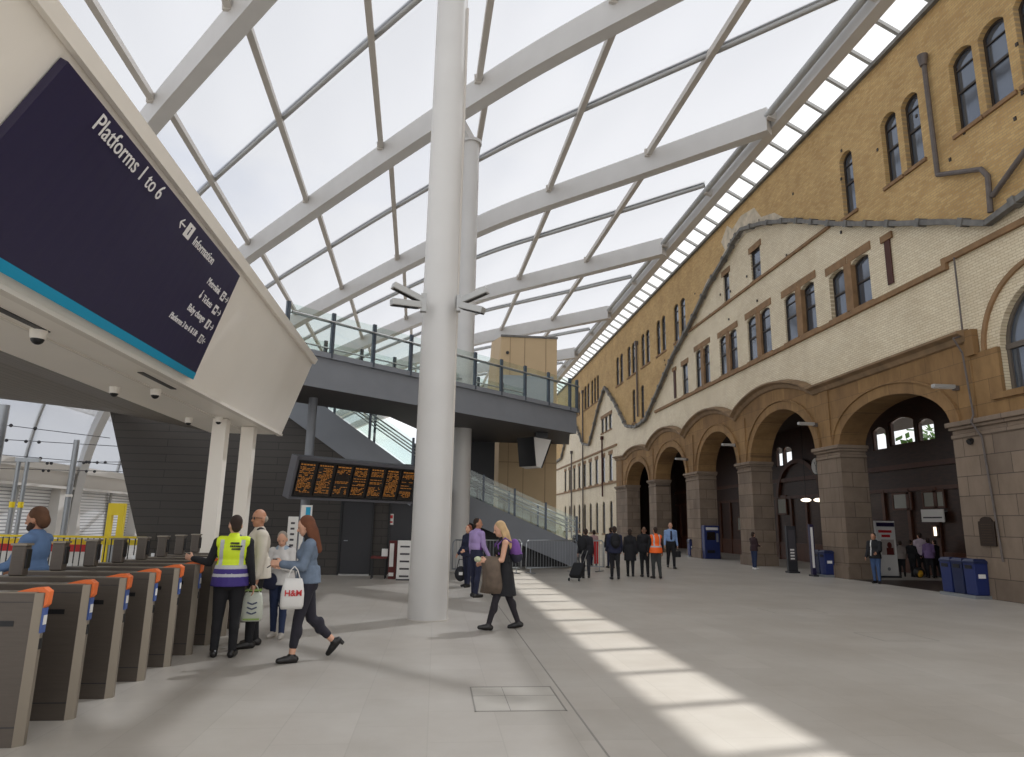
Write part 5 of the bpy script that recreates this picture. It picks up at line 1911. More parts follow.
            rot = Matrix((wd, sdv, d)).transposed()
            mb.ball(pc, (0.042 + g, 0.018 + g, 0.052 + g), 14, 9, rot=rot)
            inw = sdv * (-sd)                    # towards the body = curl direction
            for q, (o_, L_) in enumerate(((-0.03, 0.066), (-0.01, 0.076), (0.010, 0.07), (0.029, 0.055))):
                a = w + d * 0.09 + wd * (-o_)
                b = a + (d * 0.92 + inw * 0.25).normalized() * L_ * 0.55
                e_ = b + (d * 0.7 + inw * 0.7).normalized() * L_ * 0.5
                c(a, b, 0.0092, 0.0088); c(b, e_, 0.0088, 0.0078)
            a = w + d * 0.03 + wd * 0.03
            b = a + (d * 0.65 + wd * 0.6 + inw * 0.25).normalized() * 0.042
            e_ = b + (d * 0.9 + inw * 0.35).normalized() * 0.034
            c(a, b, 0.0125, 0.011); c(b, e_, 0.011, 0.009)
        elif r == 'skirt':
            rings = []
            for z, a, b, y0 in ((1.08, 0.13, 0.10, 0), (0.95, 0.185, 0.135, 0), (0.80, 0.195, 0.16, 0), (0.56, 0.20, 0.2, 0.0)):
                rings.append([V(((a + g) * math.cos(2 * PI * i / 20), y0 + (b + g) * math.sin(2 * PI * i / 20), z)) for i in range(20)])
            mb.loft(rings)
        elif r == 'coat':
            rings = []
            for z, a, b in ((1.12, 0.16, 0.125), (0.98, 0.185, 0.145), (0.86, 0.195, 0.155)):
                rings.append([V(((a * f + g) * math.cos(2 * PI * i / 20), (b * f + g) * math.sin(2 * PI * i / 20), z)) for i in range(20)])
            mb.loft(rings)
        elif r == 'hem':
            rings = []
            for z, a, b in ((1.14, 0.145, 0.115), (1.02, 0.165, 0.13), (0.93, 0.175, 0.138)):
                rings.append([V(((a * f + g) * math.cos(2 * PI * i / 20), (b * f + g) * math.sin(2 * PI * i / 20), z)) for i in range(20)])
            mb.loft(rings)
        elif r == 'longcoat':
            rings = []
            for z, a, b in ((1.12, 0.16, 0.125), (0.95, 0.19, 0.15), (0.58, 0.21, 0.19)):
                rings.append([V(((a * f + g) * math.cos(2 * PI * i / 20), (b * f + g) * math.sin(2 * PI * i / 20), z)) for i in range(20)])
            mb.loft(rings)
        elif r == 'hair_short':
            e((0, -0.012, 1.668), (0.081, 0.094, 0.098), H, H3); e((0, -0.045, 1.60), (0.066, 0.055, 0.07), H, H3)
        elif r == 'hair_thin':
            e((0, -0.055, 1.62), (0.078, 0.05, 0.055), H, H3)
        elif r == 'hair_bushy':
            e((0, -0.02, 1.68), (0.092, 0.102, 0.10), H, H3); e((0, -0.065, 1.61), (0.09, 0.065, 0.095), H, H3)
        elif r == 'hair_long':
            e((0, -0.014, 1.67), (0.086, 0.098, 0.102), H, H3); e((0, -0.055, 1.60), (0.082, 0.062, 0.10), H, H3)
            c(H @ V((-0.035, -0.07, 1.56)), T @ V((-0.04, -0.115, 1.33)), 0.055, 0.045)
            c(H @ V((0.035, -0.07, 1.56)), T @ V((0.04, -0.115, 1.33)), 0.055, 0.045)
            for sd in (-1, 1):
                c(H @ V((sd * 0.072, -0.01, 1.64)), T @ V((sd * 0.075, -0.03, 1.42)), 0.028, 0.03)
        elif r == 'hair_bob':
            e((0, -0.012, 1.668), (0.088, 0.098, 0.102), H, H3); e((0, -0.05, 1.60), (0.086, 0.062, 0.085), H, H3)
        elif r == 'beard':
            e((0, 0.055, 1.548), (0.056, 0.056, 0.048), H, H3); e((-0.05, 0.03, 1.575), (0.022, 0.04, 0.045), H, H3); e((0.05, 0.03, 1.575), (0.022, 0.04, 0.045), H, H3)
        elif r == 'pack':
            e((0, -0.2, 1.26), (0.14, 0.10, 0.2)); e((0, -0.23, 1.18), (0.12, 0.10, 0.12))
        elif r == 'collar':
            c(T @ V((-0.05, 0.0, 1.455)), T @ V((0.05, 0.0, 1.455)), 0.055, 0.055)
        else:
            raise KeyError(r)


ALLB = ['torso', 'neck', 'pelvis', 'head', 'ua0', 'ua1', 'fa0', 'fa1', 'ha0', 'ha1', 'th0', 'th1', 'ca0', 'ca1', 'ft0', 'ft1']
TROUS = ['pelvis', 'th0', 'th1', 'ca0', 'ca1']
LONG = ['torso', 'ua0', 'ua1', 'fa0', 'fa1']
SHOE = ['ft0', 'ft1']


def cloth(name, rgb, vary=0.1):
    if name not in M:
        M[name] = mat(name, rgb, 0.85, vary=vary, scale=9)
    return M[name]


SKIN = {'fair': mat('fair skin', (206, 158, 132), 0.5), 'tan': mat('tan skin', (178, 128, 100), 0.5), 'brown': mat('brown skin', (120, 82, 62), 0.5)}


def person(label, pos, face_deg, height, fig, skin, wear, group=None, voxel=0.016, near=False):
    """pos on the floor; face_deg: heading, 0 = towards +x, 90 = away from the camera"""
    t0 = thing('person', label, 'person', (pos.x, pos.y, 0), group)
    k = height / 1.755
    Wm = Matrix.Translation((pos.x, pos.y, 0)) @ Matrix.Rotation(math.radians(face_deg - 90), 4, 'Z') @ Matrix.Scale(k, 4)
    # local offset so that the lowest foot stands on the floor
    t0.rotation_euler = (0, 0, math.radians(face_deg - 90))
    ORG[t0.name] = Matrix.Identity(4)

    def mk(name, regs, g, mats, vx=None, paint=None, sm=2):
        mb = MB()
        for r in regs:
            fig.region(mb, r, g)
        mb.v = [(v + V((0, 0, fig.dz))) * k for v in mb.v]
        pf = (lambda c: paint(V(c) / k - V((0, 0, fig.dz)))) if paint else None
        return remesh(name, mb, mats, t0, vx or voxel, sm, pf)
    mk('body', ALLB, 0.0, SKIN[skin], vx=0.008 if near else 0.012, sm=1)
    wear2 = []
    for w_ in wear:
        wear2 += [('shoe', [q], *w_[2:]) for q in SHOE] if w_[0] == 'shoes' else [w_]
    for w_ in wear2:
        mk(w_[0], w_[1], w_[2], w_[3], w_[5] if len(w_) > 5 else None, w_[4] if len(w_) > 4 else None)
    if near:
        for sd in (-1, 1):
            mb = MB().ball(fig.H @ V((sd * 0.031, 0.098, 1.638)), (0.012, 0.008, 0.007), 10, 6)
            mb.v = [(v + V((0, 0, fig.dz))) * k for v in mb.v]
            mb.build('eye', M['black'], t0, smooth=True)
        mb = MB().ball(fig.H @ V((0, 0.098, 1.566)), (0.022, 0.008, 0.006), 10, 6)
        mb.v = [(v + V((0, 0, fig.dz))) * k for v in mb.v]
        mb.build('mouth', mat('lips', (150, 84, 78), 0.5) if 'lips' not in M else M['lips'], t0, smooth=True)
    loc = lambda p: Wm @ (p + V((0, 0, fig.dz)))
    return t0, loc


def hgt_of(px_head, py_head, pos):
    return on(px_head, py_head, 'y', pos.y).z


def carried(name, label, cat, build, group=None):
    t1 = thing(name, label, cat, (0, 0, 0), group)
    build(t1)
    return t1


blk = cloth('black wool', (26, 26, 30))
dark = cloth('dark charcoal cloth', (38, 38, 44))
navyc = cloth('navy cloth', (34, 38, 62))
shoe = mat('black leather', (22, 20, 20), 0.35)
hair_dk = cloth('dark brown hair', (50, 36, 28))
hair_gr = cloth('grey hair', (150, 142, 132))
jean = cloth('blue denim', (62, 84, 122))
djean = cloth('dark blue denim', (40, 52, 84))

# --- 1 member of staff in the yellow and purple vest, seen from behind
yel_v = mat('fluorescent yellow fabric', (214, 236, 40), 0.6)
pur_v = mat('deep purple fabric', (62, 46, 124), 0.7)
ref_v = mat('silver reflective tape', (186, 186, 190), 0.4)
p = fl(222.5, 656.5)
fig = Fig(lean=2, legs=((2, 4), (-3, 2)), arms=((14, 20, 78, -66), (-4, 10, 14)), head=(25, 0), fat=1.08, spread=0.03)


def vest_paint(c):
    z = c.z
    if 1.075 < z < 1.125 or 0.975 < z < 1.02:
        return 2
    if z >= 1.125:
        if c.y < 0.02 and (-0.15 < c.x < -0.10 or 0.10 < c.x < 0.15) and z < 1.44:
            return 2
        return 0
    return 1


t0, loc = person('person in fluorescent yellow and purple vest, back turned, one arm reaching to a gate', p, 98, hgt_of(231, 515.5, p), fig, 'fair', [
    ('trousers', TROUS, 0.014, blk), ('jumper', LONG, 0.012, blk), ('vest', ['torso', 'coat'], 0.026, [yel_v, pur_v, ref_v], vest_paint, 0.012), ('collar', ['collar'], 0.006, pur_v), ('hair', ['hair_short'], 0.0, hair_dk), ('shoes', SHOE, 0.008, shoe)], near=True)
mb = MB()
k_ = hgt_of(231, 515.5, p) / 1.755
for i, w_ in enumerate((0.13, 0.10, 0.12)):
    pass
for i, (s_, sz) in enumerate((('NORTHERN', 0.036), ('Customer', 0.034), ('Services', 0.034))):
    pass
m = MB()
for r_, (z, x0, x1) in enumerate(((1.385, -0.02, 0.09), (1.345, -0.02, 0.13), (1.31, 0.0, 0.11))):
    n_ = 7
    for q in range(n_):
        xa = x0 + (x1 - x0) * q / n_
        m.box(xa, xa + (x1 - x0) / n_ * 0.75, -0.155, -0.12, z, z + 0.022)
m.v = [(fig.T @ v + V((0, 0, fig.dz))) * k_ for v in m.v]
m.build('vest_print', M['black'], t0)
# --- 2 man in beige jacket
p = fl(249, 647)
fig2 = Fig(lean=0, legs=((4, 4), (-4, 3)), arms=((2, 16, 10), (6, 9, 16)), head=(20, 4), fat=1.12)
cream_j = cloth('cream jacket cloth', (206, 198, 184), 0.06)
t0, loc2 = person('bald man in cream jacket and sunglasses holding a printed plastic bag', p, 205, hgt_of(255, 509, p), fig2, 'tan', [
    ('trousers', TROUS, 0.014, blk), ('shirt', ['torso', 'collar'], 0.008, dark), ('jacket', LONG + ['coat'], 0.024, cream_j, None, 0.012), ('hair', ['hair_thin'], 0.0, hair_gr), ('shoes', SHOE, 0.008, shoe)], near=True)
kk = hgt_of(255, 509, p) / 1.755
m = MB()
for sd in (-1, 1):
    m.ball(fig2.H @ V((sd * 0.034, 0.106, 1.637)), (0.028, 0.008, 0.019), 12, 7)
    m.bar(fig2.H @ V((sd * 0.06, 0.095, 1.642)), fig2.H @ V((sd * 0.082, 0.0, 1.632)), 0.006, 0.008)
m.bar(fig2.H @ V((-0.02, 0.112, 1.642)), fig2.H @ V((0.02, 0.112, 1.642)), 0.006, 0.006)
m.v = [(v + V((0, 0, fig2.dz))) * kk for v in m.v]
m.build('sunglasses', M['black'], t0, smooth=True)


def bag(name, label, hand, w, h, d, material, ang, prints, handle=0.16, group=None):
    """soft carrier bag hanging below the hand; ang = direction of its wide side"""
    t1 = thing(name, label, 'bag', (hand.x, hand.y, hand.z), group)
    r_ = V((math.cos(ang), math.sin(ang), 0))
    n_ = V((-r_.y, r_.x, 0))
    top = hand.z - handle
    rings = []
    for f, ww, dd in ((0.0, 0.90, 0.5), (0.12, 1.0, 1.0), (0.5, 1.0, 0.95), (0.85, 0.86, 0.55), (1.0, 0.72, 0.12)):
        z = top - h + h * f
        ring = []
        for i in range(16):
            a = 2 * PI * i / 16
            ca, sa = math.cos(a), math.sin(a)
            ex = lambda q: math.copysign(abs(q) ** 0.6, q)
            ring.append(V((hand.x, hand.y, z)) + r_ * (ex(ca) * w / 2 * ww) + n_ * (ex(sa) * d / 2 * dd))
        rings.append(ring)
    MB().loft(rings).build('bag_body', material, t1, smooth=True, fixn=True)
    m = MB()
    for sd in (-1, 1):
        a_ = V((hand.x, hand.y, top - 0.005)) + r_ * (sd * w * 0.28)
        m.tube([a_, a_.lerp(hand, 0.75) + r_ * sd * 0.02, hand + V((0, 0, 0.01))], 0.007, 6)
    m.build('handle', material, t1)
    prints(t1, V((hand.x, hand.y, top - h * 0.5)), r_, n_, d / 2)
    return t1


def green_print(t1, c, r_, n_, d):
    for sg in (1, -1):
        m = MB()
        for q in range(3):
            z = V((0, 0, 0.06 - q * 0.06))
            cc = c - n_ * (sg * (d * 0.98 + 0.004)) + z
            m.bar(cc - r_ * 0.06, cc - V((0, 0, 0.025)), 0.018, 0.006, up=n_)
            m.bar(cc + r_ * 0.06, cc - V((0, 0, 0.025)), 0.018, 0.006, up=n_)
        m.build('print', mat('grey blue print', (78, 86, 108), 0.6), t1)
        m = MB()
        for q in range(2):
            cc = c - n_ * (sg * (d * 0.95 + 0.003)) - V((0, 0, 0.15 - q * 0.36))
            m.bar(cc - r_ * 0.10, cc + r_ * 0.10, 0.02, 0.006, up=n_)
        m.build('green_band', mat('pale green print', (150, 178, 96), 0.6), t1)


hand = loc2(fig2.j['wr', 0] + fig2.j['fdv', 0] * 0.10)
bag('plastic_bag', 'white and green printed plastic carrier bag held by the man in cream jacket', hand, 0.27, 0.36, 0.12, mat('white plastic film', (206, 210, 196), 0.35), math.radians(8), green_print, handle=0.10)

# --- 3 older woman facing the camera with phone
p = fl(276, 638)
fig3 = Fig(lean=6, legs=((6, 8), (-4, 4)), arms=((12, 6, 96, 22), (16, 6, 100, 22)), head=(10, 18), female=True, fat=1.15)
wht = cloth('white cotton', (204, 202, 200), 0.08)
t0, loc3 = person('older woman with grey hair and white jacket looking at a phone', p, 262, hgt_of(283, 530.5, p), fig3, 'fair', [
    ('jeans', TROUS, 0.012, djean), ('top', ['torso', 'collar'], 0.008, cloth('pale blue top', (150, 168, 186))), ('jacket', LONG + ['coat'], 0.02, wht, None, 0.012), ('hair', ['hair_bob'], -0.004, hair_gr), ('shoes', SHOE, 0.008, cloth('pale trainer', (186, 180, 172)))], near=True)
hh = loc3(fig3.j['wr', 0] + fig3.j['fdv', 0] * 0.09).lerp(loc3(fig3.j['wr', 1] + fig3.j['fdv', 1] * 0.09), 0.5)
t1 = thing('mobile_phone', 'dark mobile phone in the hands of the older woman', 'phone', hh)
MB().obox(hh + V((0, 0, 0.03)), V((1, 0, 0)), V((0, 0.5, 0.86)), V((0, -0.86, 0.5)), 0.035, 0.07, 0.005).build('case', M['black'], t1, bevel=0.004)
sb = loc3(V((0.12, 0.16, 0.92)))
t1 = thing('shoulder_bag', 'dark shoulder bag hanging in front of the older woman', 'bag', sb)
MB().ball(sb, (0.15, 0.06, 0.12), 16, 10).build('bag_body', navyc, t1, smooth=True)
MB().tube([sb + V((-0.13, 0, 0.05)), loc3(V((0.10, 0.15, 1.25))), loc3(V((-0.06, 0.06, 1.5))), loc3(V((-0.13, -0.03, 1.47)))], 0.010, 6).build('strap', navyc, t1)

# --- 4 woman in denim jacket with tote
p = fl(302, 661)
fig4 = Fig(lean=3, legs=((12, 6), (-10, 36)), toe=(0, -52), arms=((18, 10, 86, 12), (14, 10, 84, 10)), head=(0, 14), female=True)
den = cloth('washed denim jacket cloth', (104, 118, 136), 0.18)
H4 = 1.70
t0, loc4 = person('woman with long auburn hair in denim jacket striding past the gates', p, 194, hgt_of(305, 517.5, p) * 1.015, fig4, 'fair', [
    ('leggings', ['pelvis', 'th0', 'th1', 'cs0', 'cs1'], 0.010, cloth('dark leggings', (36, 34, 44))), ('scarf', ['collar', 'neck'], 0.012, blk), ('jacket', LONG + ['hem'], 0.020, den, None, 0.012),
    ('hair', ['hair_long'], 0.004, cloth('auburn hair', (104, 62, 40), 0.2)), ('shoes', SHOE, 0.006, shoe)], near=True)
kk = hgt_of(305, 517.5, p) * 1.015 / 1.755


def heel(i):
    a, d = fig4.j['ank', i], fig4.j['fd', i]
    dn = V((0, d.z, -d.y)).normalized()
    m = MB().cyl(loc4(a - d * 0.05 + dn * 0.05), loc4(a - d * 0.055 + dn * 0.115 if i == 1 else a - d * 0.05 + dn * 0.088), 0.03, 0.022, 10)
    inv = t0.matrix_world
    return m


for i in (0, 1):
    a, d = fig4.j['ank', i], fig4.j['fd', i]
    dn = V((0, d.z, -d.y)).normalized()
    m = MB().cyl(a - d * 0.05 + dn * 0.05, a - d * 0.05 + dn * (0.085 if i == 0 else 0.12), 0.03, 0.024, 10)
    m.v = [(v + V((0, 0, fig4.dz))) * kk for v in m.v]
    m.build('shoe_heel', shoe, t0)
    b = loc4(a)
fa = loc4(fig4.j['el', 0].lerp(fig4.j['wr', 0], 0.22))


def hm_print(t1, c, r_, n_, d):
    for sg in (1, -1):
        m = MB()
        rr = r_ * sg
        put_text(m, 'H&M', c - n_ * (sg * (d + 0.006)) - rr * 0.0 - V((0, 0, 0.02)), rr, V((0.0, 0.0, 1.0)), 0.095, align='C', bold=0.002)
        m.build('red_lettering', M['red'], t1)


tb = fa + V((-0.02, -0.12, -0.0))
bag('tote_bag', 'white carrier bag with red lettering on the arm of the denim jacket woman', tb, 0.27, 0.35, 0.12, mat('white glossy bag', (214, 212, 208), 0.35), math.radians(14), hm_print, handle=0.13)
m_ = fl(316, 648)
tp_ = loc4(V((0.22, -0.05, 0.86)))
t1 = thing('mobile_phone', 'dark mobile phone held by the woman in denim', 'phone', (0, 0, 0))
hp = loc4(fig4.j['wr', 1] + fig4.j['fdv', 1] * 0.13)
t1.location = hp
ORG[t1.name] = Matrix.Translation(hp)
MB().obox(hp, V((0.8, 0, 0.6)), V((0, 1, 0)), V((-0.6, 0, 0.8)), 0.07, 0.035, 0.005).build('case', M['black'], t1, bevel=0.004)

# --- 5 blond woman walking
p = fl(503, 629.5)
fig5 = Fig(lean=4, legs=((20, 4), (-16, 6)), toe=(6, -8), arms=((16, 6, 78, 8), (12, 6, 70, 8)), head=(0, 14), female=True)
h5 = hgt_of(505, 522.5, p) * 1.03
t0, loc5 = person('blond woman in sleeveless black dress with purple backpack walking past the front column', p, 188, h5, fig5, 'fair', [
    ('tights', ['pelvis', 'th0', 'th1', 'ca0', 'ca1'], 0.006, cloth('dark tights', (38, 34, 40))), ('dress', ['torso', 'skirt'], 0.012, blk, None, 0.012),
    ('hair', ['hair_long'], 0.002, cloth('blond hair', (186, 156, 116), 0.2)), ('shoes', SHOE, 0.006, shoe)], near=True)
b5 = loc5(V((0.0, -0.19, 1.22)))
t1 = thing('backpack', 'purple and dark backpack on the back of the blond woman', 'backpack', b5)
fx = Fig(lean=4)
m = MB()
fig5.region(m, 'pack')
m.v = [loc5(v) for v in m.v]
inv = ORG[t1.name].inverted()
mm = MB()
mm.v, mm.f, mm.m = [inv @ v for v in m.v], m.f, m.m
remesh('bag_body', mm, [cloth('purple pack cloth', (112, 72, 142)), cloth('dark pack cloth', (40, 40, 56))], t1, 0.014, 2, lambda c: 0 if c.z > 0.0 else 1)
m = MB()
for sd in (-1, 1):
    m.tube([loc5(fig5.T @ V((sd * 0.09, -0.13, 1.40))), loc5(fig5.T @ V((sd * 0.10, -0.02, 1.48))), loc5(fig5.T @ V((sd * 0.105, 0.11, 1.38))), loc5(fig5.T @ V((sd * 0.12, 0.10, 1.22)))], 0.013, 6)
m.build('strap', cloth('purple pack cloth', (112, 72, 142)), t1)
# folded taupe coat over her arms
c5 = loc5((fig5.j['el', 0].lerp(fig5.j['wr', 0], 0.6) + fig5.j['el', 1].lerp(fig5.j['wr', 1], 0.6)) / 2)
t1 = thing('draped_coat', 'taupe coat draped over the forearms of the blond woman', 'coat', c5)
m = MB()
rings = []
for z, w, d, ox in ((0.07, 0.12, 0.20, 0.02), (0.0, 0.16, 0.24, 0.0), (-0.15, 0.15, 0.26, 0.02), (-0.35, 0.17, 0.22, 0.04), (-0.50, 0.19, 0.16, 0.03)):
    rings.append([V((c5.x + ox + w * (1 + 0.12 * math.sin(5 * 2 * PI * i / 24)) * math.cos(2 * PI * i / 24), c5.y - 0.03 + d * math.sin(2 * PI * i / 24), c5.z + z)) for i in range(24)])
m.loft(rings)
m.build('cloth_body', cloth('taupe cloth', (104, 90, 78), 0.2), t1, smooth=True, fixn=True)
hp = loc5(fig5.j['wr', 0] + fig5.j['fdv', 0] * 0.12)
t1 = thing('paper_wrap', 'small pale paper packet in the hand of the blond woman', 'packet', hp)
MB().ball(hp + V((-0.03, 0, 0.02)), (0.06, 0.05, 0.045), 10, 7).build('paper', mat('pale green paper', (190, 196, 164), 0.7), t1)

# --- 6 staff member in lilac shirt, and companion
p = fl(475.5, 597)
fig6 = Fig(legs=((2, 2), (-4, 3)), arms=((0, 6, 14), (8, 6, 24)), head=(-45, 0), spread=0.02)
lil = cloth('lilac shirt cloth', (168, 146, 196))
prp = cloth('purple waistcoat cloth', (98, 48, 124))
t0, loc6 = person('man in lilac shirt and purple waistcoat standing by the rear column', p, 35, hgt_of(478, 518.5, p), fig6, 'tan', [
    ('trousers', TROUS, 0.014, navyc), ('shirt', LONG + ['collar'], 0.014, lil), ('waistcoat', ['torso'], 0.024, [lil, prp], lambda c: 1 if c.y > -0.03 else 0, 0.014), ('hair', ['hair_short'], 0, hair_dk), ('shoes', SHOE, 0.01, shoe)], voxel=0.016)
p = fl(467, 587)
t0, loc = person('woman in dark navy clothes half hidden behind the rear column', p, 220, hgt_of(468.5, 525, p), Fig(legs=((4, 2), (-2, 2)), arms=((10, 8, 60, 10), (6, 8, 30)), female=True, fat=1.1), 'fair', [
    ('trousers', TROUS, 0.014, navyc), ('coat', LONG + ['coat', 'collar'], 0.02, navyc), ('hair', ['hair_long'], 0, cloth('chestnut hair', (120, 66, 44))), ('shoes', SHOE, 0.01, shoe)], voxel=0.018)
hb = loc(V((0.24, 0.05, 0.5)))
t1 = thing('shopping_bag', 'dark holdall with white print beside the woman in navy', 'bag', (hb.x, hb.y, 0.33))
MB().ball((hb.x, hb.y, 0.33), (0.16, 0.12, 0.2), 14, 10).build('bag_body', dark, t1, smooth=True)
MB().box(hb.x - 0.05, hb.x + 0.05, hb.y - 0.125, hb.y - 0.105, 0.3, 0.38).build('print', M['paper'], t1)
MB().tube([(hb.x - 0.1, hb.y, 0.48), (hb.x - 0.05, hb.y, 0.7), (hb.x + 0.05, hb.y, 0.7), (hb.x + 0.1, hb.y, 0.48)], 0.01, 6).build('handle', dark, t1)

# --- 8 man with suitcase and backpack
p = fl(586, 578.5)
fig8 = Fig(lean=3, legs=((12, 6), (-12, 16)), arms=((-14, 10, 6), (8, 8, 20)), fat=1.05)
t0, loc8 = person('man in dark suit wheeling a suitcase away towards the far wing', p, 80, hgt_of(588, 528.5, p), fig8, 'tan', [
    ('trousers', TROUS, 0.014, dark), ('jacket', LONG + ['coat', 'collar'], 0.022, dark), ('hair', ['hair_short'], 0, hair_dk), ('shoes', SHOE, 0.01, shoe)], voxel=0.02)
bk = loc8(V((-0.1, -0.2, 1.25)))
t1 = thing('backpack', 'black backpack on the man with the suitcase', 'backpack', bk)
MB().ball(bk + V((-0.03, 0, -0.02)), (0.17, 0.13, 0.24), 14, 10).build('bag_body', blk, t1, smooth=True)
MB().tube([bk + V((0.0, 0.05, 0.2)), bk + V((0.02, 0.2, 0.28)), bk + V((0.02, 0.3, 0.1))], 0.014, 6).build('strap', blk, t1)
q = fl(574, 581)
t1 = thing('wheeled_suitcase', 'black wheeled suitcase tilted on its two wheels', 'suitcase', q)
tilt = V((0.35, 0.28, 0.72)).normalized()
sx = V((0.8, -0.45, 0)).normalized()
sy = tilt.cross(sx).normalized()
MB().obox(q + tilt * 0.3 + V((0, 0, 0.05)), sx, sy, tilt, 0.18, 0.11, 0.23).build('case_body', blk, t1, bevel=0.05)
for sd in (-1, 1):
    MB().bar(q + tilt * 0.5 + sx * (0.09 * sd), q + tilt * 1.05 + sx * (0.07 * sd), 0.015, 0.015).build('handle_bar', M['railsteel'], t1)
    w_ = q + sx * 0.16 * sd + V((0, 0, 0.045))
    MB().cyl(w_ - sx * 0.02, w_ + sx * 0.02, 0.045, n=14).build('wheel', M['black'], t1)
MB().bar(q + tilt * 1.05 - sx * 0.09, q + tilt * 1.05 + sx * 0.09, 0.025, 0.025).build('grip', M['black'], t1)

# --- 9 pair in dark clothes, 10/11 orange vest pair, 12 blue shirt
p = fl(615, 579.5)
t0, loc9 = person('person in dark clothes with a black rucksack, left of the pair near the orange vest', p, 85, hgt_of(620, 526.5, p), Fig(lean=2, legs=((6, 4), (-8, 12)), arms=((6, 8, 40), (4, 8, 40))), 'tan', [
    ('trousers', TROUS, 0.014, blk), ('coat', LONG + ['coat', 'collar'], 0.025, navyc), ('hair', ['hair_short'], 0.004, hair_dk), ('shoes', SHOE, 0.01, shoe)], voxel=0.02)
bk = loc9(V((0.0, -0.2, 1.28)))
t1 = thing('backpack', 'dark rucksack on the person beside the long coat', 'backpack', bk)
MB().ball(bk, (0.17, 0.12, 0.24), 14, 10).build('bag_body', blk, t1, smooth=True)
MB().ball(bk + V((0, -0.09, -0.09)), (0.11, 0.06, 0.1), 12, 8).build('pocket', blk, t1, smooth=True)
p = fl(630.5, 576.5)
t0, loc = person('person in long black coat walking away, right of the pair near the orange vest', p, 75, hgt_of(627, 529, p), Fig(legs=((8, 4), (-8, 10)), arms=((6, 8, 20), (-6, 10, 10)), female=True), 'fair', [
    ('trousers', TROUS, 0.014, blk), ('long_coat', LONG + ['longcoat', 'collar'], 0.025, blk), ('hair', ['hair_bob'], 0, hair_dk), ('shoes', SHOE, 0.01, shoe)], voxel=0.02)
p = fl(645, 577)
t0, loc = person('balding man in black jacket just left of the orange vest', p, 82, hgt_of(641, 527, p), Fig(legs=((4, 4), (-4, 8)), arms=((4, 8, 16), (2, 8, 16))), 'tan', [
    ('trousers', TROUS, 0.014, blk), ('jacket', LONG + ['coat', 'collar'], 0.022, blk), ('hair', ['hair_short'], -0.006, cloth('thin brown hair', (120, 92, 74))), ('shoes', SHOE, 0.01, shoe)], voxel=0.02)
p = fl(656.5, 578.5)
ora = mat('fluorescent orange fabric', (250, 104, 24), 0.6)


def orange_paint(c):
    if 1.06 < c.z < 1.11:
        return 1
    if c.z > 1.1 and c.y < 0 and 0.085 < abs(c.x) < 0.125:
        return 1
    return 0


t0, loc = person('person in bright orange vest with reflective bands seen from behind', p, 95, hgt_of(652, 527, p), Fig(legs=((4, 4), (-6, 8)), arms=((2, 9, 14), (2, 9, 14)), fat=1.1), 'tan', [
    ('trousers', TROUS, 0.014, cloth('grey green trousers', (58, 60, 60))), ('jumper', LONG + ['collar'], 0.014, blk), ('vest', ['torso', 'coat'], 0.03, [ora, ref_v], orange_paint, 0.016), ('hair', ['hair_short'], 0, hair_dk), ('shoes', SHOE, 0.01, shoe)], voxel=0.02)
p = fl(671.5, 568.5)
t0, loc = person('man in light blue shirt and dark tie walking towards the camera', p, 262, hgt_of(671, 522.5, p), Fig(legs=((10, 4), (-10, 14)), arms=((-8, 8, 10), (8, 8, 14)), fat=1.05), 'fair', [
    ('trousers', TROUS, 0.014, blk), ('shirt', LONG + ['collar'], 0.014, cloth('light blue shirt', (136, 164, 208))), ('hair', ['hair_thin'], 0, hair_gr), ('shoes', SHOE, 0.01, shoe)], voxel=0.02)
ff = Fig()
m = MB().add([V((-0.03, 0.135, 1.42)), V((0.03, 0.135, 1.42)), V((0.045, 0.145, 1.12)), V((0, 0.145, 1.06)), V((-0.045, 0.145, 1.12))], [(0, 1, 2, 3, 4)]).add([V((-0.03, 0.10, 1.42)), V((0.03, 0.10, 1.42)), V((0.045, 0.12, 1.12)), V((0, 0.12, 1.06)), V((-0.045, 0.12, 1.12))], [(4, 3, 2, 1, 0)])
k_ = hgt_of(671, 522.5, p) / 1.755
m.v = [(v + V((0, 0, 0.01))) * k_ for v in m.v]
m.build('tie', navyc, t0)
hb = loc(V((-0.25, -0.02, 0.55)))
t1 = thing('laptop_bag', 'dark bag carried by the man in light blue shirt', 'bag', hb)
MB().obox(hb, V((1, 0, 0)), V((0, 1, 0)), V((0, 0, 1)), 0.14, 0.05, 0.12).build('bag_body', blk, t1, bevel=0.03)
MB().tube([hb + V((-0.08, 0, 0.11)), hb + V((-0.05, 0, 0.18)), hb + V((0.05, 0, 0.18)), hb + V((0.08, 0, 0.11))], 0.01, 6).build('handle', blk, t1)
# --- far figures by the stairs
p = fl(577, 566)
t0, loc = person('distant person with pale cap at the stair foot', p, 300, hgt_of(577.5, 529, p), Fig(legs=((4, 2), (-4, 4)), arms=((6, 8, 20), (4, 8, 20))), 'fair', [
    ('trousers', TROUS, 0.014, blk), ('coat', LONG + ['coat'], 0.025, dark), ('cap', ['hair_short'], 0.012, cloth('pale blue cap', (178, 196, 216))), ('shoes', SHOE, 0.01, shoe)], voxel=0.026)
p = fl(611, 568)
t0, loc = person('distant person in dark coat behind the rucksack wearer', p, 100, hgt_of(611, 527.5, p), Fig(legs=((6, 2), (-4, 4)), arms=((6, 8, 20), (4, 8, 20))), 'fair', [
    ('trousers', TROUS, 0.014, navyc), ('coat', LONG + ['coat'], 0.025, dark), ('hair', ['hair_short'], 0.004, hair_dk), ('shoes', SHOE, 0.01, shoe)], voxel=0.026)
p = fl(594, 566)
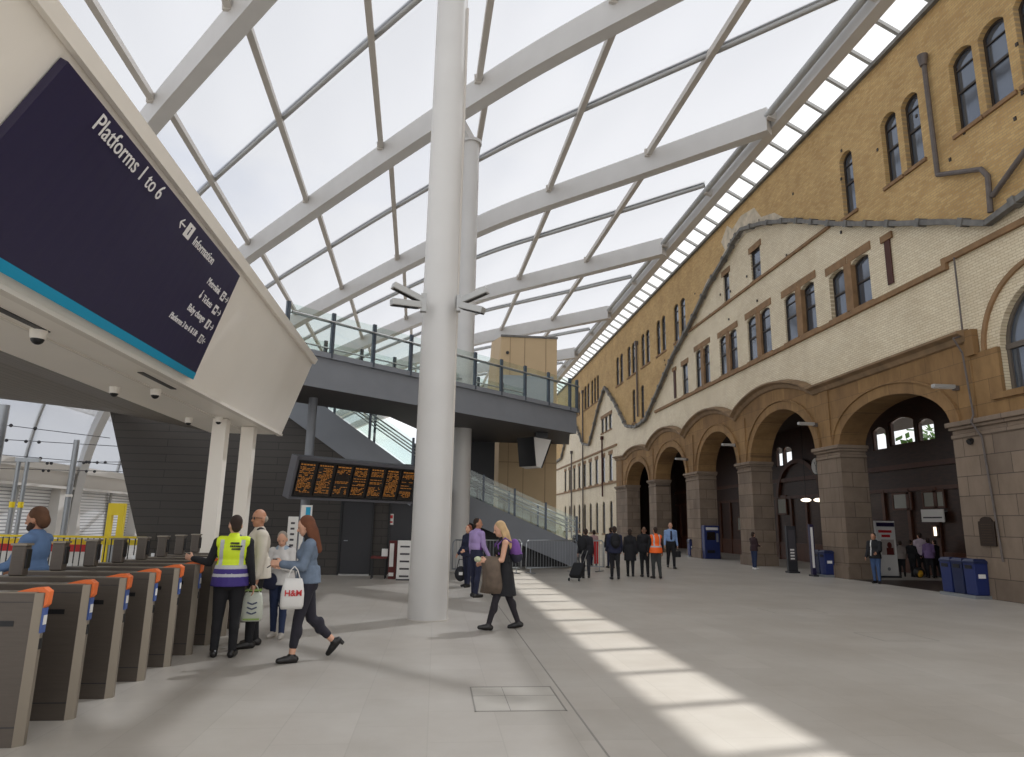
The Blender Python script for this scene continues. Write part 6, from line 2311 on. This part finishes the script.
t0, loc = person('distant person in pinkish top beyond the suitcase man', p, 100, hgt_of(594, 530, p), Fig(legs=((6, 2), (-4, 4)), arms=((6, 8, 20), (4, 8, 20)), female=True), 'fair', [
    ('trousers', TROUS, 0.014, navyc), ('top', LONG + ['coat'], 0.025, cloth('faded pink top', (186, 150, 150))), ('hair', ['hair_bob'], 0.004, hair_dk), ('shoes', SHOE, 0.01, shoe)], voxel=0.026)
# --- 12 figure by the pier
p = fl(755, 569.5)
t0, loc = person('lone woman in dark top and jeans standing by the second pier', p, 20, hgt_of(753, 532, p), Fig(legs=((2, 2), (-2, 2)), arms=((14, 4, 80, 20), (14, 4, 70, 20)), female=True), 'fair', [
    ('jeans', TROUS, 0.014, djean), ('top', LONG + ['coat', 'collar'], 0.02, cloth('dark plum top', (52, 34, 38))), ('hair', ['hair_bob'], 0, hair_dk), ('shoes', SHOE, 0.012, cloth('white trainer', (220, 218, 214)))], voxel=0.018)
# --- 13 man by the white totem
p = fl(877.5, 583.5)


def stripe_paint(c):
    return 1 if 0.06 < c.x < 0.10 and c.y > 0.02 and c.z > 0.95 else 0


t0, loc = person('man in black zipped jacket and jeans beside the white poster totem', p, 215, hgt_of(875.5, 533, p), Fig(lean=-2, legs=((4, 6), (-2, 2)), arms=((20, 6, 50, 10), (6, 8, 20)), head=(0, 10)), 'tan', [
    ('jeans', TROUS, 0.014, jean), ('jacket', LONG + ['coat', 'collar'], 0.022, [blk, cloth('white stripe', (210, 208, 204))], stripe_paint), ('hair', ['hair_short'], 0.003, hair_dk), ('shoes', SHOE, 0.01, shoe)], voxel=0.016)
# --- queue inside the first arch
for px, py, ph, rgb, nm, deg, lab, fem in ((903, 576.5, 541, (150, 140, 134), 'greyish shirt', 60, 'person in grey top queuing just right of the white totem', True), (914, 577, 540, (34, 30, 30), 'black wool', 20, 'person in black in the queue inside the first arch', False),
                                            (923.5, 577, 533, (206, 190, 204), 'pale pink shirt', 80, 'tallest person of the queue, in pale pinkish shirt', False), (931.5, 578, 538, (132, 108, 154), 'dusty purple shirt', 60, 'person in dusty purple shirt in the queue inside the first arch', True),
                                            (938, 577.5, 540, (38, 38, 44), 'dark charcoal cloth', 100, 'person in dark jacket at the front of the queue', False)):
    p = on(px, py, 'z', 0)
    t0, loc = person(lab, V((p.x, p.y, 0)), deg, hgt_of(px, ph, p), Fig(legs=((4, 4), (-4, 4)), arms=((10, 8, 40), (10, 8, 40)), female=fem), 'fair', [
        ('trousers', TROUS, 0.014, blk), ('top', LONG + ['coat', 'collar'], 0.02, cloth(nm, rgb)), ('hair', ['hair_short' if not fem else 'hair_bob'], 0, hair_dk), ('shoes', SHOE, 0.01, shoe)], voxel=0.02)
p = fl(921, 577.5)
t1 = thing('holdall', 'yellow and black bag on the floor among the queue', 'bag', (p.x - 0.2, p.y - 0.2, 0))
MB().ball((p.x - 0.2, p.y - 0.2, 0.19), (0.2, 0.14, 0.19), 14, 9).build('bag_body', M['black'], t1, smooth=True)
MB().ball((p.x - 0.22, p.y - 0.25, 0.16), (0.12, 0.12, 0.14), 12, 8).build('yellow_panel', cloth('mustard cloth', (196, 148, 32)), t1, smooth=True)
# --- bearded man beyond the gates
gp = V((on(38, 540, 'y', 8.48).x, 8.48, 0))
fig0 = Fig(lean=2, legs=((14, 8), (-10, 14)), arms=((24, 6, 50), (20, 6, 56)), head=(0, 8))
t0, loc0 = person('bearded man with bushy brown hair in blue shirt walking beyond the gates', gp, 180, on(40, 507, 'y', 8.48).z, fig0, 'tan', [
    ('trousers', TROUS, 0.014, dark), ('shirt', LONG + ['coat', 'collar'], 0.018, cloth('mid blue shirt', (96, 124, 164))), ('hair', ['hair_bushy'], 0.0, cloth('brown bushy hair', (92, 62, 42), 0.25)), ('beard', ['beard'], 0.002, cloth('dark beard', (58, 40, 30))), ('shoes', SHOE, 0.01, shoe)], near=True)
hp = loc0(fig0.j['wr', 0] + fig0.j['fdv', 0] * 0.08)
t1 = thing('folded_jacket', 'dark jacket carried over the hand of the bearded man', 'jacket', hp)
MB().ball(hp + V((-0.08, -0.02, -0.08)), (0.16, 0.09, 0.12), 14, 9).build('cloth_body', blk, t1, smooth=True)
